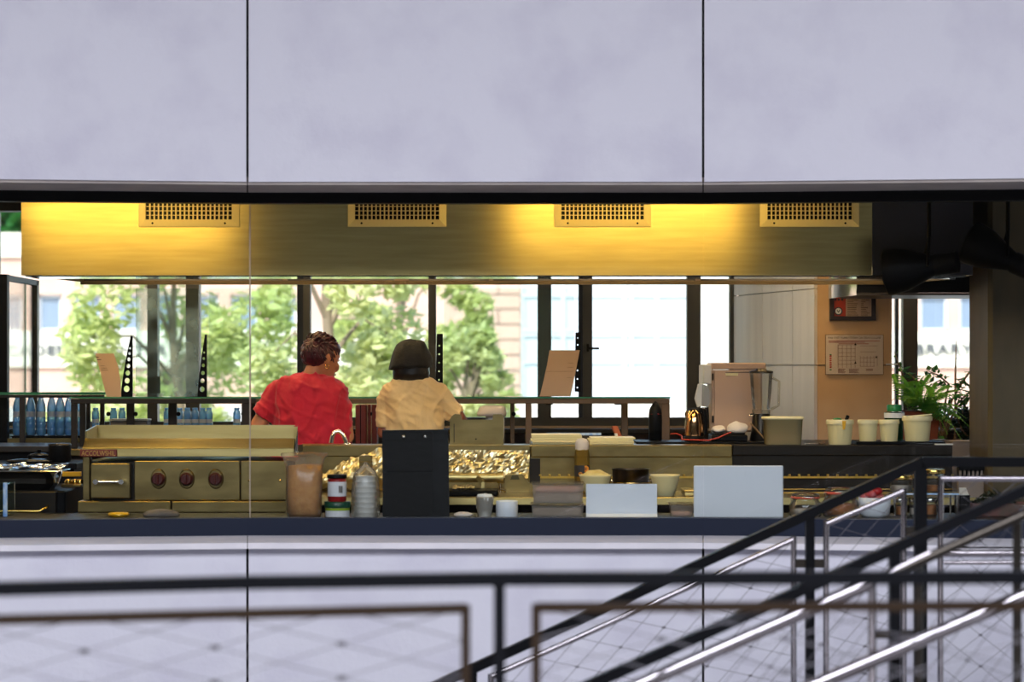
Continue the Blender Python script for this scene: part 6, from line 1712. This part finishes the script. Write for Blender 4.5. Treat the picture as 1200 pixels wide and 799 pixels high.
for s in (-1, 1):
    f = MB(); cx_ = X(485, Y) + s * .097
    f.tube([(cx_, Y - .085, .045), (cx_, Y - .03, .052), (cx_, Y + .05, .05), (cx_, Y + .13, .038), (cx_, Y + .19, .028)], [(.030, .036), (.038, .048), (.043, .046), (.046, .034), (.030, .022)], 14)
    f.move(lambda v: Vector((v.x, v.y, max(v.z, .001)))); f.put('shoe', 'shoe', pb)
hm = MB()
hm.rings(spx([(446, 482, 17, .055, -.02), (444, 482, 21, .072, -.02), (437, 482, 22, .090, -.014), (429, 481.5, 21.5, .096, 0), (418, 481.5, 19.5, .095, .0), (410, 482, 14, .07, .0)], Y), 36, 2.1)
hm.move(lambda v: v + Vector((.004 * noise.noise(Vector((v.x * 90, v.y * 90, v.z * 12))), .006 * noise.noise(Vector((v.x * 90, v.y * 90, v.z * 12 + 4))), .006 * noise.noise(v * 60) if v.z < Z(440, Y) else 0)))
hm.put('hair', 'hair_blk', pb)
ht = MB()
ht.rings(spx([(431, 480, 21, .108, .0), (430.2, 480, 24.6, .126, .0), (427, 480.8, 25.0, .126, .0), (421, 482.2, 23.6, .120, 0), (413, 482, 21, .110, 0), (408.5, 482, 19.4, .102, 0), (404.5, 482, 17.4, .092, 0), (401.2, 483, 14.2, .076, .0), (399.2, 484, 10, .056, 0), (398.4, 484, 5, .03, 0)], Y), 44, 2.15)
ht.move(lambda v: v + Vector((.010 * noise.noise(v * 15 + Vector((1, 0, 0))), .014 * noise.noise(v * 15), .011 * noise.noise(v * 19 + Vector((0, 4, 0))))))
ht.move(lambda v: v + Vector((0, 0, -.012 * max(0, (X(470, Y) - v.x) / .05) if v.z < Z(425, Y) else 0)))
ht.put('cap', 'hat', pb, label='soft dark brown cap')
MB().tube([P(486, 470, Y - .118), P(487, 490, Y - .122), P(489, 505, Y - .125)], .0016, 5).put('back_seam', 'shirt_beige', pb)

# ================================================================== RAILINGS AND STAIRS IN THE HALL
struct(MB().box(-7, 7, -3, 4.7, -2.0, -.15).put('floor_landing', 'hallpaving'))
XL = X(1080, 8.5)
struct(MB().box(XL - .15, 7, 6.4, 8.75, -2.0, .06).put('floor_upper_landing', 'hallpaving'))
stf = sthing('stairs_1', (0, 7.5, -2.0))
for k in range(12):
    zt = .06 - .165 * (k + 1); x1 = XL - .16 - .355 * k
    MB().bbox(x1 - .355, x1 - .001, 6.4, 8.75, -2.0, zt, .006).put('step', 'hallpaving', stf)

def wires(mbw, mbk, O, U, V, nu, nv, r=.0022, knot=.007):
    """diamond net filling the parallelogram O, O+U, O+U+V, O+V; sags a little like rope"""
    O, U, V = Vector(O), Vector(U), Vector(V)
    for sgn in (1, -1):
        for k in range(-nv, nu + 1):
            pts = []
            for j in range(nv + 1):
                u = (k + j) / nu if sgn > 0 else (k + nv - j) / nu
                if -1e-6 <= u <= 1 + 1e-6: pts.append(O + U * u + V * (j / nv))
            if len(pts) > 1: mbw.tube(pts, r, 4, caps=False)
    for j in range(nv + 1):
        for k in range(nu + 1):
            p = O + U * (k / nu) + V * (j / nv)
            mbk.box(p.x - knot * 1.4, p.x + knot * 1.4, p.y - knot * .8, p.y + knot * .8, p.z - knot * .8, p.z + knot * .8)

# near railing (closest to the viewer)
hC = .43
def pc(px, py): 
    Yq = F * hC / (py - 430); return P(px, py, Yq)
rc = thing('near_railing', 'blurred near railing with a black handrail and brown framed wire panels', 'railing', (0, 5.5, -.15))
kp = [pc(-60, 692), pc(0, 690), pc(290, 682.5), pc(600, 678), pc(1260, 676)]
hm_ = MB()
for a, b in zip(kp[:-1], kp[1:]): hm_.bar(a + Vector((0, 0, -.0)), b, .044, .026)
hm_.put('handrail', 'railblack', rc)
def onC(px):
    for a, b, p0, p1 in zip(kp[:-1], kp[1:], (-60, 0, 290, 600), (0, 290, 600, 1260)):
        if p0 <= px <= p1:
            return a + (b - a) * ((px - p0) / (p1 - p0))
for px in (585, 1230, -50):
    p = onC(px); MB().box(p.x - .0115, p.x + .0115, p.y - .016, p.y + .016, -.15, p.z - .008).put('post', 'railblack', rc)
for (pa, pb_) in ((-58, 545), (628, 1210)):
    a, b = onC(pa), onC(pb_)
    zt0 = -.0585; zb = -.02
    ta, tb = a + Vector((0, 0, zt0)), b + Vector((0, 0, zt0)); ba, bb = Vector((a.x, a.y, zb)), Vector((b.x, b.y, zb))
    fr = MB(); fr.bar(ta, tb, .026, .0185); fr.bar(ba, bb, .026, .0185)
    fr.box(a.x - .009, a.x + .009, a.y - .012, a.y + .012, zb, ta.z + .007); fr.box(b.x - .009, b.x + .009, b.y - .012, b.y + .012, zb, tb.z + .007)
    fo = fr.put('frame', 'brownframe', rc)
    w_ = MB(); kn = MB()
    wires(w_, kn, ba + Vector((0, 0, .01)), bb - ba, ta - ba - Vector((0, 0, .007)), 4, 13, .0016, .006)
    w_.put('wire_net', 'wire', fo, kind='stuff'); kn.put('wire_clips', 'wire', fo, kind='stuff')

# far stair railing
YA = 8.5
ra = thing('far_stair_railing', 'farther of the two stair railings, with thin steel framed wire panels', 'railing', (XL, YA, .06))
sl = (541 - 799) / (1080 - 520.0)
def lineA(px, off=0): return 541 + (px - 1080) * sl + off
hm_ = MB(); hm_.bar(P(200, lineA(200), YA), P(1080, 541, YA), .05, .033); hm_.bar(P(1080, 541, YA), P(1300, 541.5, YA), .05, .033); hm_.put('handrail', 'railblack', ra)
def stepz(x): 
    if x > XL - .16: return .06
    return .06 - .165 * (int((XL - .16 - x) / .355) + 1)
for px, w_ in ((553, 12), (949, 10), (1078.5, 14)):
    x = X(px, YA); MB().box(x - LN(w_ / 2, YA), x + LN(w_ / 2, YA), YA - .02, YA + .02, stepz(x), Z(lineA(px), YA) - .01).put('post', 'railblack', ra)
def frameS(par, a, b, drop, r, Y, nu, nv, mat='railsteel', nm='frame', kn_=.006):
    """steel tube frame: top edge a->b (pixels), height drop (m), with its wire net"""
    A, B = P(a[0], a[1], Y), P(b[0], b[1], Y); D = Vector((0, 0, -drop))
    f = MB()
    f.tube([A, B], r, 10); f.tube([A + D, B + D], r, 10); f.tube([A + Vector((0, 0, r)), A + D], r, 10); f.tube([B + Vector((0, 0, r)), B + D], r, 10)
    fo = f.put(nm, mat, par)
    w_ = MB(); kn = MB(); wires(w_, kn, A + D, B - A, -D, nu, nv, .0012, .0042)
    w_.put('wire_net', 'wire', fo, kind='stuff'); kn.put('wire_clips', 'wire', fo, kind='stuff')
    return fo
frameS(ra, (575, 793), (930, 632), .82, .0105, YA, 7, 8)
frameS(ra, (968, 614), (1059, 575), .78, .0105, YA, 2, 8)
frameS(ra, (1102, 560.5), (1290, 561), .88, .0105, YA, 4, 8)
frameS(ra, (180, 975), (540, 811), .82, .0105, YA, 9, 12)
for py, r, m in ((641.5, .004, 'black'), (648, .012, 'railsteel'), (659, .008, 'railsteel')):
    MB().tube([P(1106, py, YA + .03), P(1300, py, YA + .03)], r, 10).put('cross_tube', m, ra)
for a, b, py in ((1059, 1072, 622), (1085, 1102, 622), (930, 945, 660), (953, 968, 660)):
    MB().box(X(a, YA), X(b, YA), YA - .006, YA + .006, Z(py + 5, YA), Z(py - 5, YA)).put('joint_plate', 'darksteel', ra)

# near stair railing
YBr = 6.6
rb_ = thing('near_stair_railing', 'nearer of the two stair railings, with thick shiny steel tubes under its black handrail', 'railing', (XL, YBr, .06))
slB = (570 - 803) / (1210 - 690.0)
def lineB(px, off=0): return 570 + (px - 1210) * slB + off
hm_ = MB(); hm_.bar(P(300, lineB(300), YBr), P(1216, lineB(1216), YBr), .045, .029); hm_.bar(P(1216, lineB(1216), YBr), P(1330, lineB(1216), YBr), .045, .029); hm_.put('handrail', 'railblack', rb_)
for px, w_ in ((640, 12), (1048.5, 13), (1230, 13)):
    x = X(px, YBr); MB().box(x - LN(w_ / 2, YBr), x + LN(w_ / 2, YBr), YBr - .02, YBr + .02, stepz(x), Z(lineB(px), YBr) - .01).put('post', 'railblack', rb_)
frameS(rb_, (665, 837), (1022, 682), .66, .0115, YBr, 6, 6)
frameS(rb_, (1076, 658), (1192, 606), .66, .0125, YBr, 2, 6, 'darksteel')
MB().tube([P(600, 868, YBr - .05), P(1020, 683, YBr - .05)], .019, 14).put('thick_tube', 'railsteel', rb_)
MB().tube([P(1048, 671, YBr - .05), P(1200, 603, YBr - .05)], .014, 14).put('thick_tube', 'darksteel', rb_)
MB().tube([P(1015, 685, YBr - .05), P(1090, 648, YBr - .05)], .012, 14).put('tube_sleeve', 'railsteel', rb_)
MB().tube([P(760, 886, YBr - .06), P(1300, 655, YBr - .06)], .020, 14).put('lower_tube', 'railsteel', rb_)
for a, b in ((1026, 1043), (1054, 1074)):
    MB().box(X(a, YBr), X(b, YBr), YBr - .006, YBr + .006, Z(748, YBr), Z(738, YBr)).put('joint_plate', 'darksteel', rb_)
for px, py in ((1048.5, 763), (1048.5, 671), (640, 850)):
    MB().box(X(px - 4, YBr), X(px + 4, YBr), YBr - .06, YBr - .02, Z(py + 4, YBr), Z(py - 4, YBr)).put('tube_bracket', 'darksteel', rb_)
